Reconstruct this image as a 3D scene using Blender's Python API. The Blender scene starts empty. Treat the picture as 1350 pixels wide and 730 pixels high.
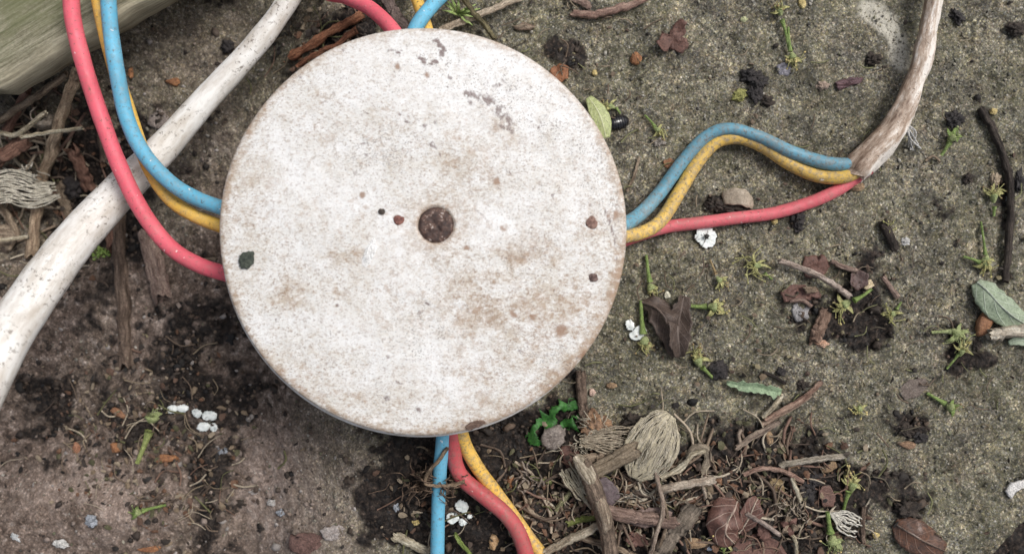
import bpy, math, random
import numpy as np
from mathutils import Vector, noise as mnoise
random.seed(7)
R = random.Random(11)
scene = bpy.context.scene
COL = scene.collection

# ---------------------------------------------------------------- camera, sky, sun, exposure
# The place is 193 mm wide; lengths below are in millimetres (MM turns them into metres).
MM = 0.001
K, H = 0.143, 150.0            # mm of ground per photo pixel, camera height above the slab
cam_d = bpy.data.cameras.new('camera'); cam = bpy.data.objects.new('camera', cam_d); COL.objects.link(cam)
cam.location = (0, 0, H * MM)
cam_d.sensor_width = 36; cam_d.sensor_fit = 'HORIZONTAL'; cam_d.lens = 36 * (H / K) / 1350
cam_d.clip_start = 0.002; cam_d.clip_end = 50
cam_d.dof.use_dof = True; cam_d.dof.focus_distance = (H - 9) * MM; cam_d.dof.aperture_fstop = 15
scene.camera = cam

SUN_EL, SUN_AZ = math.radians(54), math.radians(38)     # azimuth from +X towards +Y
w = bpy.data.worlds.new('World'); scene.world = w; w.use_nodes = True
wn = w.node_tree; wn.nodes.clear()
sky = wn.nodes.new('ShaderNodeTexSky'); sky.sky_type = 'NISHITA'; sky.sun_disc = False
sky.sun_elevation = SUN_EL; sky.sun_rotation = math.pi / 2 - SUN_AZ; sky.dust_density = 6.0; sky.air_density = 1.0
hs = wn.nodes.new('ShaderNodeHueSaturation'); hs.inputs['Saturation'].default_value = 0.5   # cloud cover
bg = wn.nodes.new('ShaderNodeBackground'); bg.inputs['Strength'].default_value = 0.12
wo = wn.nodes.new('ShaderNodeOutputWorld')
wn.links.new(sky.outputs[0], hs.inputs['Color']); wn.links.new(hs.outputs[0], bg.inputs[0]); wn.links.new(bg.outputs[0], wo.inputs[0])
sd = bpy.data.lights.new('sun', 'SUN'); sun = bpy.data.objects.new('sun', sd); COL.objects.link(sun)
sd.energy = 1.75; sd.angle = math.radians(20); sd.color = (1.0, 0.985, 0.96)
sun.location = (0, 0, 1)
sun.rotation_euler = Vector((math.cos(SUN_EL) * math.cos(SUN_AZ), math.cos(SUN_EL) * math.sin(SUN_AZ), math.sin(SUN_EL))).to_track_quat('Z', 'Y').to_euler()
vs = scene.view_settings
vs.view_transform = 'Standard'; vs.look = 'None'; vs.gamma = 1.0; vs.use_curve_mapping = False
vs.exposure = 0.02
scene.cycles.max_bounces = 6; scene.cycles.use_denoising = True

# ---------------------------------------------------------------- numeric helpers
def _hash(ix, iy, seed):
    n = (ix.astype(np.int64) * 374761393 + iy.astype(np.int64) * 668265263 + seed * 144269504) & 0xFFFFFFFF
    n = ((n ^ (n >> 13)) * 1274126177) & 0xFFFFFFFF
    n = ((n ^ (n >> 15)) * 2246822519) & 0xFFFFFFFF
    return ((n ^ (n >> 16)) & 0xFFFFFF) / float(0xFFFFFF)
def vnoise(x, y, wl, seed=0):
    x = np.asarray(x, float) / wl; y = np.asarray(y, float) / wl
    ix = np.floor(x); iy = np.floor(y); fx = x - ix; fy = y - iy
    fx = fx * fx * fx * (fx * (fx * 6 - 15) + 10); fy = fy * fy * fy * (fy * (fy * 6 - 15) + 10)
    a = _hash(ix, iy, seed); b = _hash(ix + 1, iy, seed); c = _hash(ix, iy + 1, seed); d = _hash(ix + 1, iy + 1, seed)
    return (a + (b - a) * fx) * (1 - fy) + (c + (d - c) * fx) * fy
def fbm(x, y, wl, octv=4, seed=0, gain=0.5):
    s = 0; amp = 1; tot = 0
    for i in range(octv):
        s = s + amp * vnoise(x + i * 17.3, y - i * 9.1, wl / 2 ** i, seed + i * 31); tot += amp; amp *= gain
    return s / tot
def sstep(a, b, x):
    t = np.clip((x - a) / (b - a), 0, 1); return t * t * (3 - 2 * t)
def blob(px, py, cx, cy, rx, ry, rot=0.0):
    c, s = math.cos(math.radians(rot)), math.sin(math.radians(rot))
    dx, dy = px - cx, py - cy
    u = (dx * c + dy * s) / rx; v = (-dx * s + dy * c) / ry
    return np.exp(-(u * u + v * v))
def W(px, py, z):                      # the point at height z that the photo shows at (px, py)
    k = K * (H - z) / H
    return Vector(((px - 675) * k, -(py - 365) * k, z))
def px2mm(p, z=0): return p * K * (H - z) / H

# ---------------------------------------------------------------- ground: height and cover
def ground_h(x, y):
    px = np.asarray(x, float) / K + 675; py = -np.asarray(y, float) / K + 365
    h = (fbm(x, y, 28, 2, 5) - .5) * 1.6
    left = sstep(470, 290, px + 30 * (fbm(x, y, 9, 2, 8) - .5))
    h = h - 11.0 * left * (0.82 + 0.18 * sstep(760, 560, py))
    h = h + 10 * blob(px, py, 40, 10, 150, 70, -30) - 11.0 * blob(px, py, 35, 250, 130, 95) + 2.5 * blob(px, py, 90, 690, 120, 50) - 3 * blob(px, py, 20, 560, 70, 90, 30)
    h = h + 1.6 * blob(px, py, 820, 680, 230, 80) + 0.8 * blob(px, py, 1050, 660, 110, 60)
    d = ((px - 1302) * 0.75 + (py - 735) * 0.66)          # the slab's broken corner
    h = h - 10 * sstep(0, 14, d + 6 * (fbm(x, y, 3, 2, 3) - .5))
    return h
def soil_mask(x, y):
    px = np.asarray(x, float) / K + 675; py = -np.asarray(y, float) / K + 365
    B = lambda *a: blob(px, py, *a)
    m = (1.5 * B(800, 680, 190, 75) + 1.1 * B(620, 650, 75, 75) + 1.2 * B(1030, 645, 110, 70) + .8 * B(930, 610, 90, 30)
         + .7 * B(1100, 400, 60, 40) + .8 * B(1140, 430, 38, 50) + .65 * B(1150, 345, 40, 25) + .8 * B(945, 266, 22, 13) + .6 * B(1285, 160, 38, 30)
         + .45 * B(1325, 260, 16, 110) + .38 * B(1190, 660, 60, 45) + .6 * B(745, 68, 34, 20) + .7 * B(995, 110, 18, 20) + .6 * B(880, 430, 40, 45)
         + .7 * B(720, 560, 60, 26) + .55 * B(1200, 560, 30, 22) + .75 * B(1260, 455, 14, 40) + .5 * B(800, 520, 60, 60) + .45 * B(1300, 470, 40, 20)
         + 1.0 * B(245, 650, 48, 90, 12) + .8 * B(150, 575, 55, 40) + .9 * B(20, 560, 50, 70, 30) + .8 * B(530, 640, 60, 70) + .6 * B(250, 530, 80, 40) + 1.5 * B(60, 235, 100, 110) + .8 * B(230, 440, 90, 60) + .7 * B(330, 170, 60, 110, 35)
         + .7 * B(470, 40, 70, 40) + .5 * B(1230, 270, 40, 20) + .5 * B(1050, 290, 14, 14) + .6 * B(975, 700, 80, 40))
    d = ((px - 1302) * 0.75 + (py - 735) * 0.66)
    m = m + sstep(-4, 12, d)
    n = fbm(x, y, 5.5, 4, 21) - .5
    n2 = fbm(x, y, 1.6, 3, 22) - .5
    px = x / K + 675; lf = sstep(480, 330, px)
    return sstep(.40 - .06 * lf, .62 + .16 * lf, m + (1.15 + .5 * lf) * n + (.45 + .5 * lf) * n2)
def earth_mask(x, y):                   # brown earth film over the lower slab on the left
    px = np.asarray(x, float) / K + 675; py = -np.asarray(y, float) / K + 365
    m = sstep(560, 330, px) * (.35 + .65 * sstep(180, 380, py + 0.3 * (px - 150)))
    return np.clip(m + .5 * (fbm(x, y, 12, 3, 77) - .5) * (m > 0.02), 0, 1)
def gz(px, py):
    z = 0.0
    for _ in range(5):
        p = W(px, py, z); z = float(ground_h(p.x, p.y))
    return z
def on(px, py, off=0.0):
    z = gz(px, py) + off
    p = W(px, py, z)
    return p

# ---------------------------------------------------------------- node materials
class NT:
    def __init__(s, name):
        s.m = bpy.data.materials.new(name); s.m.use_nodes = True; s.t = s.m.node_tree; s.t.nodes.clear()
        s.out = s.n('ShaderNodeOutputMaterial'); s.b = s.n('ShaderNodeBsdfPrincipled'); s.l(s.b.outputs[0], s.out.inputs[0])
    def n(s, t, **kw):
        x = s.t.nodes.new(t)
        for k, v in kw.items(): setattr(x, k, v)
        return x
    def l(s, a, b): s.t.links.new(a, b)
    def put(s, sock, v):
        if hasattr(v, 'is_output') or hasattr(v, 'links'): s.l(v, sock)
        elif isinstance(v, (tuple, list)) and len(v) == 3 and sock.type == 'RGBA': sock.default_value = (*v, 1)
        else: sock.default_value = v
    def mm(s, scale=(1, 1, 1), off=(0, 0, 0)):
        tc = s.n('ShaderNodeTexCoord'); mp = s.n('ShaderNodeMapping'); s.l(tc.outputs['Object'], mp.inputs[0])
        mp.inputs['Scale'].default_value = [1000 * k for k in scale]; mp.inputs['Location'].default_value = off
        return mp.outputs[0]
    def attr(s, name, out='Fac'):
        a = s.n('ShaderNodeAttribute'); a.attribute_name = name; return a.outputs[out]
    def scl(s, vec, scale, off=None):
        mp = s.n('ShaderNodeMapping'); s.l(vec, mp.inputs[0]); mp.inputs['Scale'].default_value = scale
        if off: mp.inputs['Location'].default_value = off
        return mp.outputs[0]
    def rnd(s):
        return s.n('ShaderNodeObjectInfo').outputs['Random']
    def noise(s, vec, scale, detail=4, rough=.55, dist=0, col=False):
        x = s.n('ShaderNodeTexNoise'); s.l(vec, x.inputs['Vector']); x.inputs['Scale'].default_value = scale
        x.inputs['Detail'].default_value = detail; x.inputs['Roughness'].default_value = rough; x.inputs['Distortion'].default_value = dist
        return x.outputs['Color' if col else 'Fac']
    def vor(s, vec, scale, feature='F1', out='Distance'):
        x = s.n('ShaderNodeTexVoronoi', feature=feature); s.l(vec, x.inputs['Vector']); x.inputs['Scale'].default_value = scale
        return x.outputs[out]
    def ramp(s, fac, stops, interp='LINEAR'):
        x = s.n('ShaderNodeValToRGB'); x.color_ramp.interpolation = interp; e = x.color_ramp.elements
        while len(e) < len(stops): e.new(.5)
        for k, (p, c) in enumerate(stops):
            e[k].position = p; e[k].color = (c, c, c, 1) if isinstance(c, (int, float)) else (*c, 1)
        s.put(x.inputs[0], fac); return x.outputs[0]
    def mix(s, fac, a, b, mode='MIX'):
        x = s.n('ShaderNodeMix', data_type='RGBA', blend_type=mode)
        s.put(x.inputs[0], fac); s.put(x.inputs[6], a); s.put(x.inputs[7], b); return x.outputs[2]
    def math(s, op, a, b=0.0, clamp=False):
        x = s.n('ShaderNodeMath', operation=op, use_clamp=clamp); s.put(x.inputs[0], a); s.put(x.inputs[1], b); return x.outputs[0]
    def bump(s, hgt, strength=.5, dist=.1):
        x = s.n('ShaderNodeBump'); s.put(x.inputs['Height'], hgt); x.inputs['Strength'].default_value = strength
        x.inputs['Distance'].default_value = dist * MM; s.l(x.outputs[0], s.b.inputs['Normal'])
    def done(s, col, rough=.7, spec=.5, **kw):
        s.put(s.b.inputs['Base Color'], col); s.put(s.b.inputs['Roughness'], rough); s.put(s.b.inputs['Specular IOR Level'], spec)
        for k, v in kw.items(): s.put(s.b.inputs[k.replace('_', ' ')], v)
        return s.m
MATS = {}
def cached(f):
    def g(*a):
        k = (f.__name__,) + a
        if k not in MATS: MATS[k] = f(*a)
        return MATS[k]
    return g
def dk(c, f): return tuple(x * f for x in c)

@cached
def m_ground():
    N = NT('concrete and soil'); v = N.mm()
    soil = N.attr('soil'); earth = N.attr('earth'); stain = N.attr('stain')
    n_big = N.noise(v, .06, 4, .6); n_mid = N.noise(v, .35, 5, .65); n_fine = N.noise(v, 2.2, 4, .7)
    cell = N.vor(v, 2.0, out='Color'); sp = N.n('ShaderNodeSeparateColor'); N.l(cell, sp.inputs[0])
    cell2 = N.vor(v, 3.7, out='Color'); sp2 = N.n('ShaderNodeSeparateColor'); N.l(cell2, sp2.inputs[0])
    base = N.ramp(n_mid, [(.25, (.11, .107, .09)), (.5, (.188, .183, .154)), (.75, (.265, .26, .22))])
    gr = N.ramp(sp.outputs[0], [(0, .42), (.3, .76), (.7, 1.0), (.88, 1.22), (.97, 1.75)])
    gr2 = N.ramp(sp2.outputs[1], [(0, .4), (.35, .85), (.8, 1.12), (.95, 1.9)])
    cell3 = N.vor(v, 5.5, out='Color'); sp3 = N.n('ShaderNodeSeparateColor'); N.l(cell3, sp3.inputs[0])
    gr3 = N.ramp(sp3.outputs[2], [(0, .45), (.4, .9), (.8, 1.2), (.96, 2.0)])
    con = N.mix(.9, base, gr, 'MULTIPLY'); con = N.mix(.85, con, gr2, 'MULTIPLY'); con = N.mix(.7, con, gr3, 'MULTIPLY')
    tint = N.ramp(sp2.outputs[0], [(0, (1.1, .96, .84)), (.3, (1, 1, .96)), (.6, (1.12, 1.05, .72)), (.8, (.92, .98, 1.1)), (1, (1.1, .95, .9))])
    con = N.mix(.9, con, tint, 'MULTIPLY')
    patch = N.ramp(N.noise(N.scl(v, (1, 1, 1), (11, 70, 0)), .22, 5, .7), [(.33, (.48, .45, .47)), (.46, (.9, .88, .86)), (.56, (1.05, 1.0, .93)), (.68, (1.35, 1.28, 1.15))])
    con = N.mix(.8, con, patch, 'MULTIPLY')
    con = N.mix(N.ramp(N.noise(N.scl(v, (1, 1, 1), (61, 33, 0)), .30, 5, .7), [(.5, 0), (.68, .6)]), con, N.mix(1.0, con, (1.0, .86, .80), 'MULTIPLY'))
    pit = N.ramp(N.noise(N.scl(v, (1, 1, 1), (5, 9, 0)), 1.3, 3, .6), [(.26, .15), (.36, 1)])
    con = N.mix(.85, con, pit, 'MULTIPLY')
    moss = N.math('MULTIPLY', N.ramp(n_big, [(.42, 0), (.62, 1)]), N.ramp(n_fine, [(.4, 0), (.65, 1)]))
    con = N.mix(N.math('MULTIPLY', moss, .5), con, (.115, .12, .055))
    damp = N.ramp(N.noise(N.scl(v, (1, 1, 1), (40, 7, 0)), .13, 5, .65), [(.38, .55), (.6, 1.1)])
    con = N.mix(.8, con, damp, 'MULTIPLY')
    ear = N.ramp(N.noise(v, .5, 6, .7), [(.3, (.035, .024, .018)), (.46, (.115, .083, .065)), (.58, (.205, .158, .13)), (.7, (.42, .36, .32))])
    ear = N.mix(.7, ear, gr2, 'MULTIPLY'); ear = N.mix(.5, ear, gr, 'MULTIPLY')
    ear = N.mix(N.math('MULTIPLY', N.attr('pale'), .75), ear, N.mix(.55, N.ramp(N.noise(v, .7, 6, .75), [(.36, (.17, .125, .10)), (.5, (.30, .232, .195)), (.64, (.43, .36, .315))]), gr2, 'MULTIPLY'))
    con = N.mix(earth, con, ear)
    so = N.ramp(N.noise(v, 1.1, 6, .7), [(.34, (.004, .003, .003)), (.5, (.016, .012, .010)), (.62, (.05, .036, .028)), (.74, (.15, .115, .09))])
    so = N.mix(.6, so, gr2, 'MULTIPLY')
    c = N.mix(soil, con, so)
    ring = N.math('MULTIPLY', stain, N.ramp(N.noise(N.scl(v, (1, 1.0, 1)), 1.9, 4, .75), [(.40, .1), (.48, 1)]))
    c = N.mix(ring, c, (.56, .53, .45))
    hgt = N.math('ADD', N.math('MULTIPLY', n_fine, .6), N.math('MULTIPLY', N.math('SUBTRACT', 1.0, N.vor(v, 1.5)), .4))
    N.bump(hgt, .9, .35)
    return N.done(c, N.ramp(N.noise(v, .8, 3), [(.35, .5), (.6, .85)]), .25)
@cached
def m_vcol(rough, spec):
    N = NT('crumb colours'); v = N.mm()
    c = N.mix(.6, N.attr('col', 'Color'), N.ramp(N.noise(v, 3, 4, .7), [(.3, .5), (.7, 1.4)]), 'MULTIPLY')
    N.bump(N.noise(v, 4, 3, .7), .6, .15)
    return N.done(c, rough, spec)
@cached
def m_lid():
    N = NT('weathered white enamel'); v = N.mm()
    dirt = N.attr('dirt'); dark = N.attr('dark'); whiter = N.attr('whiter')
    n1 = N.noise(v, .16, 6, .68); n2 = N.noise(N.scl(v, (1, 1, 1), (31, 5, 0)), .5, 6, .72); n3 = N.noise(N.scl(v, (.75, 1.3, 1), (3, 55, 0)), 1.9, 5, .75)
    n4 = N.noise(N.scl(v, (1, 1, 1), (7, 91, 0)), 3.2, 3, .8)
    c = N.mix(N.ramp(n1, [(.36, 0), (.66, 1)]), (.765, .765, .755), (.665, .65, .61))
    grain = N.ramp(N.noise(N.scl(v, (.7, 1.5, 1), (9, 17, 0)), 3.0, 5, .8), [(.3, .72), (.5, 1), (.7, 1.1)])
    c = N.mix(.75, c, grain, 'MULTIPLY')
    tan = N.math('ADD', N.math('MULTIPLY', n2, .78), N.math('MULTIPLY', dirt, .26))
    c = N.mix(N.math('MULTIPLY', N.ramp(tan, [(.38, 0), (.64, 1)]), .36), c, (.47, .39, .295))
    mot = N.math('ADD', N.math('ADD', N.math('MULTIPLY', n3, .7), N.math('MULTIPLY', dirt, .16)), N.math('MULTIPLY', n1, .22))
    c = N.mix(N.math('MULTIPLY', N.ramp(mot, [(.475, 0), (.575, 1)]), .55), c, (.43, .335, .235))
    m5 = N.noise(N.scl(v, (.85, 1.2, 1), (33, 71, 0)), 1.25, 6, .8)
    brn = N.math('ADD', N.math('ADD', N.math('MULTIPLY', m5, .8), N.math('MULTIPLY', dirt, .12)), N.math('MULTIPLY', n2, .15))
    c = N.mix(N.math('MULTIPLY', N.ramp(brn, [(.53, 0), (.59, 1)]), .72), c, (.30, .205, .135))
    m6 = N.noise(N.scl(v, (.9, 1.1, 1), (133, 7, 0)), 2.4, 4, .8)
    c = N.mix(N.math('MULTIPLY', N.ramp(m6, [(.555, 0), (.61, 1)]), .7), c, (.22, .14, .10))
    m7 = N.noise(N.scl(v, (1, 1.15, 1), (57, 91, 0)), .8, 5, .82); m8 = N.noise(N.scl(v, (1, 1, 1), (17, 31, 0)), .14, 3, .6)
    rs = N.math('ADD', N.math('ADD', N.math('MULTIPLY', m7, .8), N.math('MULTIPLY', m8, .2)), N.math('MULTIPLY', dirt, .1))
    c = N.mix(N.math('MULTIPLY', N.ramp(rs, [(.555, 0), (.6, .75), (.66, 1)]), .62), c, (.36, .245, .165))
    gs = N.noise(N.scl(v, (1, 1.2, 1), (7, 19, 0)), 1.9, 5, .8)
    c = N.mix(N.math('MULTIPLY', N.ramp(gs, [(.56, 0), (.63, 1)]), .32), c, (.42, .41, .40))
    dv = N.vor(N.scl(v, (1, 1, 1), (6, 3, 0)), .55); dc = N.vor(N.scl(v, (1, 1, 1), (6, 3, 0)), .55, out='Color'); ds = N.n('ShaderNodeSeparateColor'); N.l(dc, ds.inputs[0])
    dsz = N.math('MULTIPLY', N.math('SUBTRACT', ds.outputs[0], .62), .42)
    dot = N.math('MULTIPLY', N.ramp(N.math('SUBTRACT', N.math('ADD', dsz, N.math('MULTIPLY', N.math('SUBTRACT', m6, .5), .25)), dv), [(0, 0), (.025, 1)]), N.math('ADD', N.math('MULTIPLY', ds.outputs[1], .6), .25))
    c = N.mix(dot, c, N.mix(ds.outputs[2], (.10, .085, .08), (.27, .16, .10)))
    c = N.mix(N.math('MULTIPLY', whiter, N.ramp(n2, [(.3, .9), (.66, .25)])), c, (.87, .875, .875))
    wsp = N.ramp(N.noise(N.scl(v, (1, 1.3, 1), (71, 13, 0)), .7, 5, .75), [(.55, 0), (.66, .55)])
    c = N.mix(wsp, c, (.84, .84, .835))
    rings = N.vor(N.scl(v, (1, 1, 1), (2, 3, 0)), .42); rr = N.ramp(rings, [(.20, 0), (.24, .6), (.28, 0)])
    rsel = N.ramp(N.noise(v, .24, 2), [(.58, 0), (.64, 1)])
    c = N.mix(N.math('MULTIPLY', N.math('MULTIPLY', rr, rsel), .35), c, (.33, .27, .22))
    spk = N.math('ADD', N.math('MULTIPLY', n4, .8), N.math('MULTIPLY', dark, .15))
    spk = N.math('ADD', spk, N.math('MULTIPLY', N.noise(v, .33, 3), .16))
    c = N.mix(N.math('MULTIPLY', N.ramp(spk, [(.585, 0), (.64, 1)]), .75), c, (.15, .12, .11))
    c = N.mix(N.ramp(dark, [(.42, 0), (.9, .78)]), c, (.19, .135, .125))
    c = N.mix(N.ramp(N.attr('rust'), [(.2, 0), (.9, .8)]), c, (.27, .15, .085))
    hgt = N.math('ADD', N.math('MULTIPLY', n4, .4), N.math('MULTIPLY', n3, .6))
    N.bump(hgt, .35, .12)
    return N.done(c, N.ramp(n2, [(.35, .42), (.65, .62)]), .45)
@cached
def m_body():
    N = NT('grey white plastic'); v = N.mm()
    c = N.mix(N.ramp(N.noise(v, .4, 5, .7), [(.4, 0), (.7, .7)]), (.72, .71, .69), (.45, .39, .33))
    return N.done(c, .5, .45)
@cached
def m_rust():
    N = NT('rusty screw'); v = N.mm()
    c = N.ramp(N.noise(v, 1.1, 6, .75), [(.3, (.018, .011, .012)), (.48, (.06, .033, .026)), (.58, (.13, .07, .05)), (.605, (.28, .2, .16)), (.625, (.72, .68, .64))])
    N.bump(N.noise(v, 1.6, 5, .7), .8, .3)
    return N.done(c, .55, .5)
@cached
def m_wire(c1, dirtiness):
    N = NT('coloured insulation'); v = N.mm(); u = N.attr('uvw', 'Vector')
    c = N.mix(N.ramp(N.noise(u, .12, 3), [(.35, 0), (.7, 1)]), c1, tuple(min(1, x * 1.25 + .02) for x in c1))
    gry = sum(c1) / 3
    c = N.mix(N.math('MULTIPLY', N.ramp(N.noise(v, 1.3, 5, .75), [(.45, 0), (.68, 1)]), .5 * dirtiness), c, (.25 * .6 + gry * .3, .2 * .6 + gry * .3, .14 * .6 + gry * .3))
    c = N.mix(N.math('MULTIPLY', N.ramp(N.noise(N.scl(v, (1, 1, 1), (9, 2, 4)), 1.6, 4, .7), [(.62 - .05 * dirtiness, 0), (.70, 1)]), .8), c, (.10, .075, .05))
    sm = N.math('MULTIPLY', N.ramp(N.noise(N.scl(v, (1, 1, 1), (6, 2, 40)), .16, 3), [(.45, 0), (.65, 1)]), N.ramp(N.noise(v, .8, 5, .75), [(.42, 0), (.62, 1)]))
    c = N.mix(N.math('MULTIPLY', sm, .5 * min(1, dirtiness)), c, (.20 + gry * .2, .155 + gry * .2, .11 + gry * .2))
    c = N.mix(N.ramp(N.noise(N.scl(v, (1, 1, 1), (1, 22, 4)), .9, 2, .5), [(.72, 0), (.75, .6)]), c, (.8, .78, .75))
    N.bump(N.noise(v, 1.3, 4, .6), .5, .2)
    return N.done(c, N.ramp(N.noise(v, .9, 4, .7), [(.4, .42), (.65, .7)]), .35)
@cached
def m_white_cable():
    N = NT('white cable'); v = N.mm(); u = N.attr('uvw', 'Vector')
    c = N.mix(N.ramp(N.noise(N.scl(u, (.3, 1, 1)), .5, 5, .65), [(.38, 0), (.66, 1)]), (.78, .77, .745), (.52, .475, .42))
    sel = N.ramp(N.noise(N.scl(v, (1, 1, 1), (4, 8, 2)), .13, 3), [(.38, .15), (.58, 1)])
    spk = N.ramp(N.noise(v, 1.2, 4, .7), [(.565, 0), (.63, 1)])
    c = N.mix(N.math('MULTIPLY', N.math('MULTIPLY', sel, spk), .75), c, (.13, .10, .075))
    N.bump(N.noise(v, .8, 4), .3, .2)
    return N.done(c, .5, .4)
@cached
def m_sheath():
    N = NT('dirty sheath'); u = N.attr('uvw', 'Vector'); v = N.mm()
    st = N.noise(N.scl(u, (.10, .55, .55)), 1.0, 6, .72); fine = N.noise(N.scl(u, (.4, 1.4, 1.4)), 1.2, 5, .75)
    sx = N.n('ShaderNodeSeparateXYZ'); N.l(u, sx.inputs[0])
    side = N.math('MULTIPLY', N.math('ADD', sx.outputs[1], 0.0), .04)      # right flank paler: its edge highlight painted in, along with rubbed wear
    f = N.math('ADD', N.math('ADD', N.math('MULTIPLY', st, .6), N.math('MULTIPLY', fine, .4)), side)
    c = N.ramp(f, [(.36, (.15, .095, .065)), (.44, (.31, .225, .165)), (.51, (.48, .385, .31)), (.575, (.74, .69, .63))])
    c = N.mix(N.ramp(N.noise(v, 2.0, 4, .7), [(.6, 0), (.66, .8)]), c, (.08, .06, .045))
    N.bump(N.math('ADD', fine, st), .5, .3)
    return N.done(c, .5, .4)
@cached
def m_bark(c1, c2):
    N = NT('bark and straw'); u = N.attr('uvw', 'Vector'); v = N.mm()
    r = N.rnd(); uo = N.n('ShaderNodeVectorMath', operation='ADD'); N.l(u, uo.inputs[0])
    cx = N.n('ShaderNodeCombineXYZ'); N.put(cx.inputs[0], N.math('MULTIPLY', r, 97.0)); N.put(cx.inputs[1], N.math('MULTIPLY', r, 31.0)); N.l(cx.outputs[0], uo.inputs[1])
    q = uo.outputs[0]
    st = N.noise(N.scl(q, (.22, 1.6, 1.6)), 1.2, 6, .72)
    c = N.ramp(st, [(.32, dk(c1, .28)), (.45, c1), (.57, c2), (.68, tuple(min(.8, x * 1.5) for x in c2))])
    c = N.mix(.8, c, N.ramp(N.noise(v, 3.0, 4, .75), [(.33, .4), (.5, 1), (.68, 1.4)]), 'MULTIPLY')
    c = N.mix(N.ramp(N.noise(v, .5, 4, .7), [(.5, 0), (.72, .7)]), c, dk(c1, .4))
    N.bump(st, 1.0, .7)
    return N.done(c, .75, .3)
@cached
def m_leaf(c1, c2, veinc, nveins, gloss):
    N = NT('leaf'); u = N.attr('uvw', 'Vector'); v = N.mm()
    sx = N.n('ShaderNodeSeparateXYZ'); N.l(u, sx.inputs[0])
    av = N.math('ABSOLUTE', sx.outputs[1])
    n = N.noise(v, .55, 5, .7); n2 = N.noise(v, 2.5, 4, .7)
    c = N.mix(N.ramp(n, [(.32, 0), (.68, 1)]), c1, c2)
    c = N.mix(N.ramp(n2, [(.48, 0), (.66, .75)]), c, dk(c1, .4))
    c = N.mix(.7, c, N.ramp(N.noise(v, 1.5, 5, .75), [(.3, .55), (.5, 1), (.7, 1.5)]), 'MULTIPLY')
    if nveins:
        ph = N.math('SUBTRACT', N.math('MULTIPLY', sx.outputs[0], float(nveins)), N.math('MULTIPLY', av, 1.6))
        tri = N.math('ABSOLUTE', N.math('SUBTRACT', N.math('FRACT', ph), .5))
        vein = N.math('MAXIMUM', N.ramp(tri, [(.02, .8), (.07, 0)]), N.ramp(av, [(.03, 1), (.09, 0)]))
        c = N.mix(vein, c, veinc)
        N.bump(N.math('ADD', vein, N.math('MULTIPLY', n2, .5)), .6, .2)
    else:
        N.bump(N.math('ADD', n, n2), .6, .25)
    return N.done(c, gloss, .4)
@cached
def m_plain(c1, c2, rough):
    N = NT('plain matter'); v = N.mm()
    c = N.mix(N.ramp(N.noise(v, .9, 5, .7), [(.38, 0), (.62, 1)]), c1, c2)
    f = N.noise(v, 3.2, 5, .78)
    c = N.mix(.9, c, N.ramp(f, [(.32, .35), (.5, 1), (.66, 1.55)]), 'MULTIPLY')
    N.bump(f, .9, .3)
    return N.done(c, rough, .45)
@cached
def m_shell():
    N = NT('glossy black shell'); v = N.mm()
    N.bump(N.noise(v, 2.5, 3), .15, .1)
    return N.done(N.ramp(N.noise(v, 1.2, 3), [(.4, (.008, .008, .010)), (.65, (.022, .02, .024))]), .16, .6)
@cached
def m_petal():
    N = NT('white petal'); v = N.mm(); u = N.attr('uvw', 'Vector')
    c = N.mix(N.ramp(N.noise(v, .8, 3), [(.35, 0), (.7, 1)]), (.82, .84, .81), (.62, .68, .67))
    c = N.mix(N.math('MULTIPLY', N.ramp(N.noise(v, 1.3, 5, .75), [(.56, 0), (.68, 1)]), .5), c, (.45, .40, .30))
    return N.done(c, .5, .4, Subsurface_Weight=.15, Subsurface_Radius=(.001, .001, .001), Subsurface_Scale=.3)
@cached
def m_board():
    N = NT('green weathered board'); u = N.attr('uvw', 'Vector')
    g = N.noise(N.scl(u, (.06, 1.0, 1.0)), 1.5, 7, .75); al = N.noise(N.scl(u, (.5, 1, 1)), .28, 6, .72)
    c = N.ramp(g, [(.34, (.07, .062, .04)), (.47, (.22, .205, .14)), (.58, (.36, .335, .25)), (.7, (.52, .49, .38))])
    c = N.mix(.6, c, N.ramp(N.noise(N.scl(u, (1, 1.4, 1)), 1.7, 5, .75), [(.33, .5), (.5, 1), (.68, 1.4)]), 'MULTIPLY')
    sx = N.n('ShaderNodeSeparateXYZ'); N.l(u, sx.inputs[0])
    top = N.ramp(N.math('MULTIPLY', sx.outputs[1], .05), [(.12, 0), (.35, 1)])
    c = N.mix(N.math('MULTIPLY', N.math('MULTIPLY', N.ramp(al, [(.38, .1), (.56, 1)]), top), .75), c, (.15, .16, .08))
    edge = N.ramp(N.math('MULTIPLY', sx.outputs[1], .1), [(.02, .75), (.3, 0)])
    c = N.mix(N.math('MULTIPLY', edge, N.ramp(g, [(.3, .3), (.6, 1)])), c, (.47, .42, .31))
    N.bump(g, .8, .5)
    return N.done(c, .85, .3)

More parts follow.
